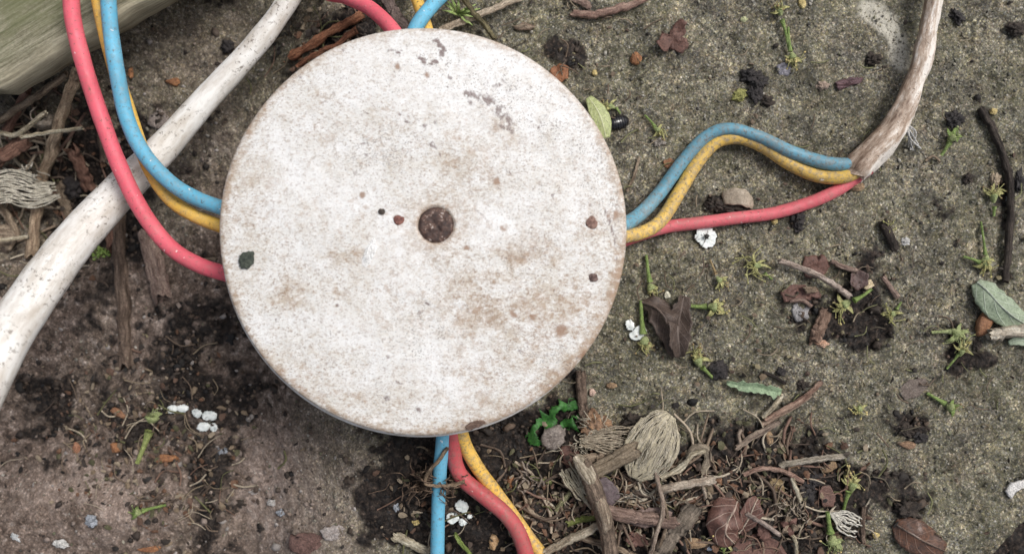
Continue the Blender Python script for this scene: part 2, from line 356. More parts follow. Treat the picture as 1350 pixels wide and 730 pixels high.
# ---------------------------------------------------------------- mesh builder
class MB:
    def __init__(s): s.v = []; s.f = []; s.uv = []; s.col = []
    def add(s, v, f, uv=None, col=None):
        b = len(s.v); s.v += [tuple(p) for p in v]; s.f += [tuple(i + b for i in q) for q in f]
        s.uv += uv if uv else [(p[0], p[1], p[2]) for p in v]
        s.col += [col if col else (1, 1, 1)] * len(v)
    def build(s, name, mat, loc=(0, 0, 0), parent=None, smooth=True, colattr=False):
        me = bpy.data.meshes.new(name); L = Vector(loc)
        me.from_pydata([((x - L.x) * MM, (y - L.y) * MM, (z - L.z) * MM) for x, y, z in s.v], [], s.f)
        a = me.attributes.new('uvw', 'FLOAT_VECTOR', 'POINT'); a.data.foreach_set('vector', np.array(s.uv, np.float32).ravel())
        if colattr:
            a = me.attributes.new('col', 'FLOAT_COLOR', 'POINT'); c = np.ones((len(s.v), 4), np.float32); c[:, :3] = s.col; a.data.foreach_set('color', c.ravel())
        if smooth: me.polygons.foreach_set('use_smooth', [True] * len(me.polygons))
        me.materials.append(mat); me.update()
        o = bpy.data.objects.new(name, me); COL.objects.link(o)
        if parent: o.parent = parent
        else: o.location = L * MM
        return o
def tag(o, label=None, cat=None, group=None, kind=None):
    if label: o['label'] = label
    if cat: o['category'] = cat
    if group: o['group'] = group
    if kind: o['kind'] = kind
    return o
def empty(name, loc, label, cat, group=None):
    o = bpy.data.objects.new(name, None); COL.objects.link(o); o.location = Vector(loc) * MM; o.empty_display_size = .003
    return tag(o, label, cat, group)

def catmull(P, per=10):
    P = [np.array(p, float) for p in P]
    if len(P) == 2: P = [P[0], (P[0] * 2 + P[1]) / 3, (P[0] + 2 * P[1]) / 3, P[1]]
    Q = [2 * P[0] - P[1]] + P + [2 * P[-1] - P[-2]]; out = []
    for i in range(1, len(Q) - 2):
        a, b, c, d = Q[i - 1:i + 3]
        for k in range(per):
            t = k / per
            out.append(.5 * ((2 * b) + (c - a) * t + (2 * a - 5 * b + 4 * c - d) * t * t + (3 * b - a - 3 * c + d) * t ** 3))
    out.append(P[-1]); return np.array(out)
def tube_geo(mb, pts, seg=10, rough=0.0, seed=0, caps=True, flat=1.0, col=None, lump=0.0):
    """pts: rows (x, y, z, r) in mm, already sampled"""
    pts = np.array(pts, float); n = len(pts); C = pts[:, :3]; r = pts[:, 3]
    T = np.gradient(C, axis=0); T /= np.linalg.norm(T, axis=1)[:, None] + 1e-9
    up = np.array([0, 0, 1.0]); s = 0; V = []; U = []; F = []
    for i in range(n):
        t = T[i]; side = np.cross(t, up)
        if np.linalg.norm(side) < .05: side = np.cross(t, np.array([0, 1.0, 0]))
        side /= np.linalg.norm(side); nn = np.cross(side, t)
        if i: s += np.linalg.norm(C[i] - C[i - 1])
        for j in range(seg):
            th = 2 * math.pi * j / seg; rr = r[i]
            if rough:
                q = mnoise.noise((s * .35 / max(.4, r[i]) + seed, math.cos(th) * 1.1, math.sin(th) * 1.1 + seed * 3.1)); rr *= 1 + rough * q
            if lump: rr *= 1 + lump * mnoise.noise((s * .22 + seed * 7, seed, 0))
            if rough > .15: rr *= 1 + .6 * rough * mnoise.noise((s * .09 + seed, math.cos(th) * 3.6, math.sin(th) * 3.6 + seed)) + .22 * rough * mnoise.noise((s * 1.3, math.cos(th) * 2 + seed, math.sin(th) * 2))
            ca, sa = math.cos(th) * rr, math.sin(th) * rr * flat
            e = t * (r[i] * 1.1 * mnoise.noise((math.cos(th) * 1.7 + seed, math.sin(th) * 1.7, i))) if rough > .15 and i in (0, n - 1) else 0
            V.append(C[i] + side * ca + nn * sa + e); U.append((s, ca, sa))
    for i in range(n - 1):
        for j in range(seg):
            a = i * seg + j; b = i * seg + (j + 1) % seg
            F.append((a, a + seg, b + seg, b)[::-1])
    if caps:
        V.append(C[0]); U.append((0, 0, 0)); V.append(C[-1]); U.append((s, 0, 0)); c0 = n * seg
        for j in range(seg):
            F.append((c0, j, (j + 1) % seg)); F.append((c0 + 1, (n - 1) * seg + (j + 1) % seg, (n - 1) * seg + j))
    mb.add(V, F, U, col)
def path(ptl, width=None, absz=False, per=8):
    """ptl rows: (px, py, off[, width_px]); off is the centre's height over the ground (or absolute)"""
    P = []
    for q in ptl:
        wpx = q[3] if len(q) > 3 else width
        p = W(q[0], q[1], q[2]) if absz else on(q[0], q[1], q[2])
        P.append((p.x, p.y, p.z, px2mm(wpx, p.z) / 2))
    return catmull(P, per)

def stick(name, ptl, wpx, mat, label, cat='twig', group=None, seg=18, rough=.27, lump=.12, absz=False, flat=1.0, branches=(), jitter=.4):
    seed = R.random() * 50
    pts = path(ptl, wpx, absz)
    if jitter:
        for i in range(1, len(pts) - 1):
            k = jitter * pts[i, 3]
            pts[i, 0] += k * mnoise.noise((i * .7, seed, 1)); pts[i, 1] += k * mnoise.noise((i * .7, seed, 5))
    loc = Vector(pts[len(pts) // 2][:3])
    mb = MB(); tube_geo(mb, pts, seg, rough, seed, flat=flat, lump=lump)
    o = mb.build(name, mat, loc)
    tag(o, label, cat, group)
    for bp, bw in branches:
        b = MB(); tube_geo(b, path(bp, bw, absz), 6, rough, seed + 3, lump=lump)
        b.build('side_shoot', mat, loc, o)
    return o

def leaf_geo(mb, mid, widths, fold=0.0, curl=0.0, wave=.25, nu=26, nv=12, t=.22, seed=0, ragged=.12, sag=0, holes=None):
    """mid rows (px, py, off); widths px at each mid row; fold raises the margins as a V, curl as a bowl"""
    P = []
    for (a, b, off), wv in zip(mid, widths):
        p = on(a, b, off); P.append((p.x, p.y, p.z, px2mm(wv, p.z) / 2))
    per = max(2, nu // (len(P) - 1)); S = catmull(P, per); n = len(S)
    C = S[:, :3]; T = np.gradient(C, axis=0); T[:, 2] *= .3; T /= np.linalg.norm(T, axis=1)[:, None] + 1e-9
    top = []; U = []
    for i in range(n):
        side = np.array([-T[i][1], T[i][0], 0]); side /= np.linalg.norm(side) + 1e-9
        hw = max(.06, S[i][3])
        for j in range(nv + 1):
            v = 2 * j / nv - 1
            rg = 1 + ragged * mnoise.noise((i * .45 + seed, (1 if v > 0 else -1) * 5 + seed, 2)) * abs(v)
            x = C[i] + side * v * hw * rg
            z = fold * abs(v) * hw + curl * v * v * hw + wave * hw * .5 * mnoise.noise((x[0] * .35 + seed, x[1] * .35, seed)) - sag * (1 - abs(v)) * 0
            top.append((x[0], x[1], x[2] + z)); U.append((i / (n - 1), v, hw))
    m = nv + 1; nt = len(top)
    bot = [(x, y, z - t) for x, y, z in top]
    F = []; keep = set()
    for i in range(n - 1):
        for j in range(nv):
            if holes and holes(i / (n - 1), 2 * (j + .5) / nv - 1): continue
            keep.add((i, j)); a = i * m + j
            F.append((a, a + 1, a + m + 1, a + m)[::-1]); F.append((a + nt, a + 1 + nt, a + m + 1 + nt, a + m + nt))
    for (i, j) in keep:
        a = i * m + j
        for (nb, e) in (((i, j - 1), (a, a + m)), ((i, j + 1), (a + m + 1, a + 1)), ((i - 1, j), (a + 1, a)), ((i + 1, j), (a + m, a + m + 1))):
            if nb not in keep: F.append((e[0], e[1], e[1] + nt, e[0] + nt)[::-1])
    mb.add(top + bot, F, U + U)
    return S
def leaf(name, mid, widths, mat, label, cat='leaf', group=None, rib=None, **kw):
    kw.setdefault('seed', R.random() * 40)
    mb = MB(); S = leaf_geo(mb, mid, widths, **kw); loc = S[len(S) // 2][:3]
    o = mb.build(name, mat, loc); tag(o, label, cat, group)
    if rib:
        b = MB(); pts = S.copy(); pts[:, 2] += .12; pts[:, 3] = np.linspace(rib[1], rib[1] * .4, len(pts)); tube_geo(b, pts, 6)
        b.build('midrib', rib[0], loc, o)
    return o
def flake_geo(mb, poly, off=.6, t=.5, bend=0.0, bdir=0.0, rough=.25, seed=0, rings=7, n=32, dome=0.0, tilt=(0, 0), base=None):
    cx = sum(p[0] for p in poly) / len(poly); cy = sum(p[1] for p in poly) / len(poly)
    c = on(cx, cy, off * .75) if base is None else W(cx, cy, base)
    P = [W(a, b, c.z) for a, b in poly]
    L = [0]
    for i in range(len(P)): L.append(L[-1] + (P[(i + 1) % len(P)] - P[i]).length)
    rim = []
    for k in range(n):
        d = L[-1] * k / n; i = max(q for q in range(len(P)) if L[q] <= d + 1e-9)
        f = (d - L[i]) / max(1e-9, L[i + 1] - L[i]); p = P[i].lerp(P[(i + 1) % len(P)], f)
        rim.append(p + Vector((mnoise.noise((k * .8, seed, 0)), mnoise.noise((k * .8, seed, 9)), 0)) * rough)
    R_ = max((p - c).length for p in rim); ca, sa = math.cos(bdir), math.sin(bdir)
    def z(p):
        dx, dy = p.x - c.x, p.y - c.y; q = (dx * ca + dy * sa) / R_
        return c.z + bend * q * q * R_ + dome * (1 - ((dx * dx + dy * dy) / (R_ * R_))) * R_ + tilt[0] * dx + tilt[1] * dy + rough * .9 * mnoise.noise((p.x * .5 + seed, p.y * .5, seed)) + rough * .45 * mnoise.noise((p.x * 1.4, p.y * 1.4 + seed, 2))
    V = [(c.x, c.y, z(c))]; U = [(0, 0, 0)]
    for r in range(1, rings + 1):
        for p in rim:
            q = c.lerp(p, r / rings); V.append((q.x, q.y, z(q) - (.25 * t if r == rings else 0))); U.append((q.x, q.y, 0))
    top = len(V)
    F = [(0, 1 + k, 1 + (k + 1) % n) for k in range(n)]
    for r in range(rings - 1):
        for k in range(n):
            a = 1 + r * n + k; b = 1 + r * n + (k + 1) % n; F.append((a, a + n, b + n, b))
    s0 = 1 + (rings - 1) * n
    for p_ in range(n):
        x, y, zz = V[s0 + p_]; V.append((x + (c.x - x) * .04, y + (c.y - y) * .04, zz - t)); U.append((x, y, 1))
    V.append((c.x, c.y, V[0][2] - t)); U.append((0, 0, 1))
    for k in range(n):
        a = s0 + k; b = s0 + (k + 1) % n; F.append((a, top + k, top + (k + 1) % n, b)); F.append((top + (k + 1) % n, top + k, len(V) - 1))
    mb.add(V, [f if True else f for f in F], U)
    return c
def area_fix(poly):
    a = sum(poly[i][0] * poly[(i + 1) % len(poly)][1] - poly[(i + 1) % len(poly)][0] * poly[i][1] for i in range(len(poly)))
    return poly if a < 0 else poly[::-1]
def flake(name, poly, mat, label, cat='fragment', group=None, **kw):
    kw.setdefault('seed', R.random() * 40)
    mb = MB(); c = flake_geo(mb, area_fix(poly), **kw); return tag(mb.build(name, mat, c), label, cat, group)
_ico = {}
def ico(sub):
    if sub not in _ico:
        import bmesh
        bm = bmesh.new(); bmesh.ops.create_icosphere(bm, subdivisions=sub, radius=1.0)
        _ico[sub] = ([v.co.copy() for v in bm.verts], [tuple(v.index for v in f.verts) for f in bm.faces]); bm.free()
    return _ico[sub]
def lump_geo(mb, c, r, rot=0.0, rough=.3, freq=1.2, seed=0, sub=3, col=None, taper=0.0):
    V, F = ico(sub); ca, sa = math.cos(rot), math.sin(rot); out = []
    for v in V:
        k = 1 + rough * mnoise.fractal(v * freq + Vector((seed, seed * 2, 0)), .7, 2.1, 5)
        x, y, z = v.x * r[0] * k, v.y * r[1] * k * (1 - taper * v.x), v.z * r[2] * k
        out.append((c[0] + x * ca - y * sa, c[1] + x * sa + y * ca, c[2] + z))
    mb.add(out, F, [(v.x * r[0], v.y * r[1], v.z * r[2]) for v in V], col)
def lump(name, px, py, wpx, hpx, rot, mat, label, cat, group=None, rough=.3, freq=1.2, sub=3, zr=.6, sink=.35, taper=0, absz=None):
    rx, ry = px2mm(wpx) / 2, px2mm(hpx) / 2; rz = min(rx, ry) * zr * 1.2
    c = on(px, py, rz * (1 - sink)) if absz is None else W(px, py, absz)
    mb = MB(); lump_geo(mb, c, (rx, ry, rz), -math.radians(rot), rough, freq, R.random() * 60, sub, taper=taper)
    return tag(mb.build(name, mat, c), label, cat, group)

# ================================================================ GROUND
def build_ground():
    fx = np.arange(-122, 122.01, .34); fy = np.arange(-80, 80.01, .34)
    far = np.array([1.5, 4, 9, 18, 40, 90, 200, 500, 1200, 3000])
    xs = np.concatenate([fx[0] - far[::-1], fx, fx[-1] + far]); ys = np.concatenate([fy[0] - far[::-1], fy, fy[-1] + far])
    X, Y = np.meshgrid(xs, ys); nx, ny = len(xs), len(ys)
    px = X / K + 675; py = -Y / K + 365
    soil = soil_mask(X, Y); earth = earth_mask(X, Y)
    Z = ground_h(X, Y)
    grit = (fbm(X, Y, 1.5, 2, 40) - .5) * .55 + (fbm(X, Y, 5, 3, 41) - .5) * .6
    pits = -sstep(.64, .8, fbm(X, Y, 2.6, 2, 44)) * .5
    clod = (fbm(X, Y, 4.0, 4, 50, .6) - .45) * 2.8
    eart = (fbm(X, Y, 6, 4, 55) - .5) * 1.5
    near = np.exp(-np.maximum(0, np.maximum(abs(X) - 122, abs(Y) - 80)) / 30)
    Z = Z + near * ((grit + pits) * (1 - soil) * (1 - .4 * earth) + clod * soil + eart * earth * (1 - soil))
    # the pale print that an old cable left on the slab
    def seg(ax, ay, bx, by):
        t = np.clip(((px - ax) * (bx - ax) + (py - ay) * (by - ay)) / ((bx - ax) ** 2 + (by - ay) ** 2), 0, 1)
        return np.hypot(px - ax - t * (bx - ax), py - ay - t * (by - ay))
    d = np.minimum(np.minimum(seg(1145, 15, 1170, 28), seg(1170, 28, 1186, 55)), seg(1186, 55, 1190, 82))
    stain = sstep(19, 8, d + 10 * (fbm(X, Y, 1.6, 3, 61) - .5)) * sstep(1205, 1188, px) * .9
    me = bpy.data.meshes.new('ground'); nv = nx * ny
    me.vertices.add(nv); co = np.stack([X, Y, Z], -1).reshape(-1, 3) * MM; me.vertices.foreach_set('co', co.astype(np.float32).ravel())
    i = np.arange(nv).reshape(ny, nx); q = np.stack([i[:-1, :-1], i[:-1, 1:], i[1:, 1:], i[1:, :-1]], -1).reshape(-1, 4)
    nf = len(q); me.loops.add(nf * 4); me.polygons.add(nf)
    me.loops.foreach_set('vertex_index', q.ravel().astype(np.int32)); me.polygons.foreach_set('loop_start', np.arange(0, nf * 4, 4, dtype=np.int32))
    me.polygons.foreach_set('loop_total', np.full(nf, 4, np.int32)); me.polygons.foreach_set('use_smooth', np.ones(nf, bool))
    pale = np.clip(blob(px, py, 400, 668, 130, 72) * 1.7 + 1.1 * blob(px, py, 85, 672, 90, 62) + .6 * blob(px, py, 250, 110, 60, 70, 30) + .5 * blob(px, py, 190, 440, 70, 40), 0, 1) * sstep(.3, .6, fbm(X, Y, 7, 3, 88) + .12)
    for nm, a in (('soil', soil), ('earth', earth), ('stain', stain), ('pale', pale)):
        at = me.attributes.new(nm, 'FLOAT', 'POINT'); at.data.foreach_set('value', a.astype(np.float32).ravel())
    me.update(); me.validate(); me.materials.append(m_ground())
    o = bpy.data.objects.new('ground', me); COL.objects.link(o); tag(o, 'gritty mossy concrete slab with patches of dark soil', kind='structure')
build_ground()

def scatter(name, n, accept, size, cols, label, sub=1, flat=.7, seed=1, rough=.35):
    """many loose grains in one object"""
    rg = np.random.default_rng(seed); V0, F0 = ico(sub); V0 = np.array([tuple(v) for v in V0]); F0 = np.array(F0)
    x = rg.uniform(-112, 112, n); y = rg.uniform(-68, 68, n)
    k = rg.random(n) < accept(x, y); x, y = x[k], y[k]; m = len(x)
    z = ground_h(x, y); s = size(rg, m)
    sc = s[:, None] * np.stack([rg.uniform(.7, 1.35, m), rg.uniform(.7, 1.35, m), rg.uniform(.5, .9, m) * flat / .7], 1)
    ang = rg.uniform(0, 6.28, m); jit = 1 + rough * (rg.random((m, len(V0))) - .5) * 2
    P = V0[None] * jit[..., None] * sc[:, None, :]
    c, si = np.cos(ang)[:, None], np.sin(ang)[:, None]
    Q = np.stack([P[..., 0] * c - P[..., 1] * si + x[:, None], P[..., 0] * si + P[..., 1] * c + y[:, None], P[..., 2] + (z + s * .15)[:, None]], -1)
    F = (F0[None] + (np.arange(m) * len(V0))[:, None, None]).reshape(-1, 3)
    cols = np.array(cols); ci = rg.integers(0, len(cols), m); cc = np.repeat(cols[ci] * rg.uniform(.7, 1.3, (m, 1)), len(V0), 0)
    me = bpy.data.meshes.new(name); me.vertices.add(len(V0) * m); me.vertices.foreach_set('co', (Q.reshape(-1, 3) * MM).astype(np.float32).ravel())
    nf = len(F); me.loops.add(nf * 3); me.polygons.add(nf); me.loops.foreach_set('vertex_index', F.ravel().astype(np.int32))
    me.polygons.foreach_set('loop_start', np.arange(0, nf * 3, 3, dtype=np.int32)); me.polygons.foreach_set('loop_total', np.full(nf, 3, np.int32))
    a = me.attributes.new('col', 'FLOAT_COLOR', 'POINT'); q4 = np.ones((len(cc), 4), np.float32); q4[:, :3] = cc; a.data.foreach_set('color', q4.ravel())
    me.update(); me.validate(); me.materials.append(m_vcol(.7, .4))
    o = bpy.data.objects.new(name, me); COL.objects.link(o); tag(o, label, kind='stuff')
scatter('soil_crumbs', 38000, lambda x, y: soil_mask(x, y) * (.25 + .75 * (fbm(x, y, 7, 2, 91) > .5)), lambda g, m: np.clip(g.lognormal(-1.35, .5, m), .1, 1.0),
        [(.014, .011, .009), (.02, .015, .012), (.034, .025, .019), (.010, .009, .009), (.06, .043, .032), (.10, .07, .05)], 'loose dark crumbs of soil in the dirt patches', 2, .7, 3, .5)
scatter('sand_grains', 30000, lambda x, y: (1 - soil_mask(x, y)) * (1 - .75 * earth_mask(x, y)), lambda g, m: np.clip(g.lognormal(-1.95, .36, m), .07, .36),
        [(.21, .195, .155), (.18, .168, .135), (.11, .104, .086), (.26, .24, .19), (.075, .07, .06), (.15, .14, .115), (.12, .12, .075), (.34, .32, .28)], 'fine sand grains standing proud of the concrete', 1, .55, 4)
scatter('earth_grains', 9000, lambda x, y: earth_mask(x, y) * .8, lambda g, m: np.clip(g.lognormal(-1.35, .5, m), .12, .9),
        [(.10, .075, .058), (.17, .13, .105), (.05, .036, .028), (.25, .2, .17), (.32, .29, .27), (.03, .022, .018)], 'grains of brown earth over the lower ground', 1, .6, 5)

# ================================================================ JUNCTION BOX
LZ = 22.0
lc = W(557, 305, LZ); LR = px2mm(269.5, LZ)
def lid_xy(px, py): p = W(px, py, LZ); return p.x, p.y
SCX, SCY = lid_xy(575, 297)
box = empty('junction_box', (lc.x, lc.y, -2), 'round white junction box with dirty flat lid and a rusty central screw', 'junction box')
def build_lid():
    nr, ns = 112, 440; V = [(lc.x, lc.y, LZ + .7)]
    prof = [(LR * math.sqrt((i + 1) / nr) if i < 12 else LR * ((i + 1) / nr), None) for i in range(nr - 5)]
    rs = np.concatenate([np.linspace(LR / nr, LR - .8, nr), [LR - .45, LR - .2, LR - .05, LR, LR, LR - .3]])
    dz = np.concatenate([np.zeros(nr), [-.06, -.22, -.45, -.8, -1.7, -2.0]])
    a = np.linspace(0, 2 * np.pi, ns, endpoint=False)
    X = lc.x + rs[:, None] * np.cos(a)[None]; Y = lc.y + rs[:, None] * np.sin(a)[None]
    wob = 1 + .0015 * np.sin(a * 3 + 1) + .001 * np.sin(a * 7); X = lc.x + (X - lc.x) * wob; Y = lc.y + (Y - lc.y) * wob
    Z = LZ + .7 * (1 - (rs / LR) ** 2)[:, None] + dz[:, None] + 0 * X
    flat = (np.arange(len(rs)) < nr + 2)[:, None]
    d = np.hypot(X - SCX, Y - SCY); sr = px2mm(24.2, LZ)
    Z = Z + flat * ((fbm(X, Y, 1.3, 3, 200) - .5) * .10 + (fbm(X, Y, 6, 2, 201) - .5) * .18) - .5 * sstep(sr + .12, sr - .12, d)
    px = (X / (K * (H - LZ) / H)) + 675; py = -(Y / (K * (H - LZ) / H)) + 365
    B = lambda *q: blob(px, py, *q)
    nz = fbm(X, Y, 2.2, 4, 210); nf = fbm(X, Y, .8, 3, 211)
    dirt = (.55 * B(730, 410, 95, 90) + .5 * B(640, 520, 120, 40) + .9 * B(378, 382, 22, 18) + .6 * B(395, 398, 14, 9) + .8 * B(447, 386, 10, 9) + .9 * B(455, 338, 30, 13) + .5 * B(520, 360, 22, 26)
            + .55 * B(640, 380, 60, 50) + .6 * B(740, 480, 50, 30) + .5 * B(420, 125, 14, 12) + .4 * B(430, 180, 18, 10) + .7 * B(665, 175, 18, 40, -20) + .55 * B(455, 510, 80, 14, 20) + .8 * B(812, 375, 12, 40)
            + .5 * B(600, 200, 60, 40) + .6 * B(655, 235, 22, 14) + .45 * B(620, 430, 80, 30) + .35 * B(330, 240, 40, 120) + .7 * B(735, 430, 20, 16) + .6 * B(690, 340, 40, 20) + .4 * B(780, 300, 26, 60))
    dirt = .42 * dirt * (.3 + 1.5 * sstep(.36, .66, .6 * fbm(X, Y, 4.5, 4, 215, .65) + .4 * nz))
    edge = np.hypot(X - lc.x, Y - lc.y) / LR
    dirt = dirt + .55 * sstep(.93, .995, edge) * (.4 + 1.2 * nz) + .4 * np.exp(-((d - sr) / .4) ** 2) + .35 * sstep(9, 3, d)
    dark = np.zeros_like(X)
    def line(pts, wd, k):
        nonlocal dark
        for (ax, ay), (bx, by) in zip(pts[:-1], pts[1:]):
            t = np.clip(((px - ax) * (bx - ax) + (py - ay) * (by - ay)) / ((bx - ax) ** 2 + (by - ay) ** 2 + 1e-9), 0, 1)
            q = np.hypot(px - ax - t * (bx - ax) + 5 * (nf - .5), py - ay - t * (by - ay) + 5 * (nz - .5))
            dark = np.maximum(dark, k * np.exp(-(q / (wd * 1.25)) ** 2) * sstep(.40, .58, .55 * fbm(X, Y, .62, 2, 217) + .45 * nf + .03))
    line([(555, 75), (562, 84), (574, 85), (583, 76), (584, 64), (575, 55)], 3.6, 1.3); line([(515, 66), (524, 72), (534, 63)], 3.4, 1.2); line([(552, 98), (564, 104)], 3, 1)
    line([(614, 124), (628, 126), (645, 136), (660, 148), (672, 164)], 5.5, 1.0); line([(640, 130), (652, 138), (662, 150)], 6, .95); line([(617, 128), (622, 138)], 3, .9)
    line([(792, 262), (796, 275), (803, 290), (808, 308), (812, 322), (812, 345)], 1.5, 1.05); line([(570, 188), (578, 200), (580, 208)], 1.8, 1.1); line([(523, 148), (532, 160), (545, 164)], 2.0, 1.0)
    line([(646, 115), (660, 112)], 3, .8); line([(660, 168), (680, 176)], 3.4, .9); line([(708, 168), (714, 160)], 2.8, 1.0); line([(400, 452), (425, 448)], 2.0, .6); line([(365, 421), (373, 421)], 1.6, 1)
    line([(627, 276), (643, 292), (648, 297)], 1.6, .8)
    for cx, cy, rr, k in ((593, 103, 3, 1.2), (396, 102, 3.2, .9), (453, 66, 3.5, 1), (480, 190, 3, 1), (484, 205, 3, .9), (470, 228, 4, .9), (437, 440, 3, .6), (446, 402, 3, .9), (365, 421, 2, 1), (728, 258, 3, 1.1), (685, 462, 4, .9), (553, 412, 4, .9),
                          (512, 470, 4, .9), (552, 540, 4, 1.2), (510, 524, 6, .9), (690, 338, 3, .8), (663, 107, 3, 1.1), (560, 167, 3.5, .9), (674, 120, 2.6, 1), (574, 162, 3, 1), (720, 350, 2.5, .8), (610, 560, 4, .8), (585, 500, 5, .6), (438, 320, 3, .7)):
        dark = np.maximum(dark, k * np.exp(-(((px - cx) / rr) ** 2 + ((py - cy) / rr) ** 2)) * (.6 + .8 * nf))
    line([(566, 190), (572, 194)], 2.4, 1); line([(700, 240), (704, 252)], 2, .8); line([(480, 145), (486, 150)], 2, .8); line([(585, 112), (592, 116)], 2, .8); line([(668, 225), (676, 231)], 2, .9); line([(735, 455), (750, 462)], 2, .8); line([(520, 500), (530, 506)], 2, .9); line([(640, 500), (652, 497)], 2, .8); line([(560, 396), (566, 402)], 2.5, .9); line([(700, 380), (712, 386)], 2, .8)
    spk = .38 * B(660, 130, 60, 50, 40) + .36 * B(740, 180, 60, 80) + .3 * B(560, 90, 80, 40) + .5 * B(500, 195, 50, 30) + .5 * B(800, 260, 25, 60) + .4 * B(720, 480, 60, 40) + .35 * B(560, 440, 50, 60) + .3 * B(690, 330, 70, 60)
    dark = np.clip(np.maximum(dark, np.minimum(spk, .4)), 0, 1.2)
    dark = np.where(dark < .54, dark, dark)
    whiter = .9 * B(580, 85, 150, 55) + .8 * B(690, 130, 90, 70) + .75 * B(560, 460, 60, 50) + .6 * B(440, 255, 50, 40) + .9 * B(488, 333, 9, 22, 15) + .6 * B(600, 520, 36, 22) + .5 * B(640, 300, 60, 20) + .4 * B(380, 220, 60, 60) + .8 * B(535, 330, 40, 60) + .5 * B(455, 430, 40, 30) + .5 * B(760, 240, 40, 60) + .5 * B(665, 300, 40, 40)  # whiter patches, strongest towards the top and upper right
    whiter = np.clip(whiter * (1 - .8 * np.clip(dirt, 0, 1)), 0, 1)
    rust = np.zeros_like(X)
    for cx, cy, rr in ((780, 294, 7), (808, 283, 9), (782, 366, 6), (664, 300, 6), (615, 328, 5), (655, 240, 6), (479, 258, 5), (700, 415, 8), (678, 412, 7), (740, 435, 9), (455, 320, 0.1), (770, 470, 8), (525, 88, 5), (562, 100, 5)):
        rust = np.maximum(rust, np.exp(-(((px - cx) / rr) ** 2 + ((py - cy) / rr) ** 2) ** 2) * sstep(.25, .6, nf))
    rust = np.clip(rust + .35 * np.exp(-((d - sr) / .2) ** 2), 0, 1)
    me = bpy.data.meshes.new('lid'); nR = len(rs)
    co = np.concatenate([np.array([[lc.x, lc.y, Z[0].mean()]]), np.stack([X, Y, Z], -1).reshape(-1, 3)]) - np.array([lc.x, lc.y, -2])
    i = 1 + np.arange(nR * ns).reshape(nR, ns); j = np.roll(i, -1, 1)
    F = [(0, int(i[0, k]), int(j[0, k])) for k in range(ns)]
    q = np.stack([i[:-1], i[1:], j[1:], j[:-1]], -1).reshape(-1, 4)
    me.from_pydata([tuple(c) for c in co * MM], [], F + [tuple(int(z) for z in r) for r in q])
    for nm, a_ in (('dirt', dirt), ('dark', dark), ('whiter', whiter), ('rust', rust)):
        at = me.attributes.new(nm, 'FLOAT', 'POINT'); at.data.foreach_set('value', np.concatenate([[a_[0].mean()], a_.ravel()]).astype(np.float32))
    me.polygons.foreach_set('use_smooth', [True] * len(me.polygons)); me.materials.append(m_lid()); me.update()
    o = bpy.data.objects.new('lid', me); COL.objects.link(o); o.parent = box
    return o
lid = build_lid()
tag(lid, 'flat white lid stained with brown and black specks')
base = (lc.x, lc.y, -2)
def lathe(mb, cx, cy, prof, ns=120):
    V = []; F = []
    for r, z in prof:
        for k in range(ns):
            a = 2 * math.pi * k / ns; V.append((cx + r * math.cos(a), cy + r * math.sin(a), z))
    for i in range(len(prof) - 1):
        for k in range(ns):
            a = i * ns + k; b = i * ns + (k + 1) % ns; F.append((a, b, b + ns, a + ns))
    mb.add(V, F)
mb = MB(); bx, by = lc.x - .42, lc.y - .58
lathe(mb, bx, by, [(0.1, 19.8), (LR - .1, 19.8), (LR + .1, 19.5), (LR + .1, 17.6), (LR - .3, 17.2), (LR - 2, 16.0), (LR - 2.2, 8), (LR - 2.4, -14)])
mb.build('body', m_body(), base, box)
mb = MB(); sr = px2mm(23.4, LZ); sz = LZ + .66
ns, nr = 40, 12; V = [(SCX, SCY, sz + .25)]; F = []
for r in range(1, nr + 1):
    for k in range(ns):
        a = 2 * math.pi * k / ns; rr = sr * r / nr * (1 + .03 * mnoise.noise((math.cos(a) * 2, math.sin(a) * 2, 3)))
        x, y = rr * math.cos(a), rr * math.sin(a)
        z = sz + .25 * (1 - (r / nr) ** 2) + .22 * mnoise.fractal((x * 1.2, y * 1.2, 4), 1, 2, 3)
        if abs(x * .8 + y * .6) < .22: z -= .10                           # the clogged slot
        if r == nr: z -= .35
        V.append((SCX + x, SCY + y, z))
for k in range(ns): F.append((0, 1 + k, 1 + (k + 1) % ns))
for r in range(nr - 1):
    for k in range(ns):
        a = 1 + r * ns + k; b = 1 + r * ns + (k + 1) % ns; F.append((a, a + ns, b + ns, b))
b0 = len(V) - ns
V += [(x, y, sz - 2) for x, y, z in V[b0:]]
for k in range(ns): F.append((b0 + k, b0 + ns + k, b0 + ns + (k + 1) % ns, b0 + (k + 1) % ns))
mb.add(V, F); mb.build('screw', m_rust(), base, lid)

# bits lying on the lid
LT = LZ + .75
flake('leaf_scrap', [(316, 336), (322, 332), (334, 331), (335, 346), (328, 354), (317, 354), (315, 346)], m_plain((.035, .045, .035), (.07, .08, .06), .6),
      'dark green-grey scrap stuck near the left edge of the white lid', 'leaf scrap', base=LZ + .5, t=.3, rough=.3, bend=.15)
lump('dirt_crumb', 503, 279, 8, 8, 0, m_plain((.05, .04, .035), (.12, .09, .07), .7), 'small dark grain lying left of the rusty screw', 'dirt crumb', absz=LT - .05, sub=2)
lump('rust_blister', 526, 290, 13, 11, 10, m_plain((.16, .06, .05), (.28, .13, .1), .5), 'reddish blister on the lid close beside the rusty screw', 'rust blister', absz=LT - .15, sub=3, rough=.3, zr=.3)
lump('rust_blister', 780, 294, 13, 15, 0, m_plain((.17, .09, .07), (.3, .19, .15), .5), 'brown blister near the lid edge by the blue and yellow wires', 'rust blister', absz=LZ + .2, sub=3, rough=.3, zr=.22)
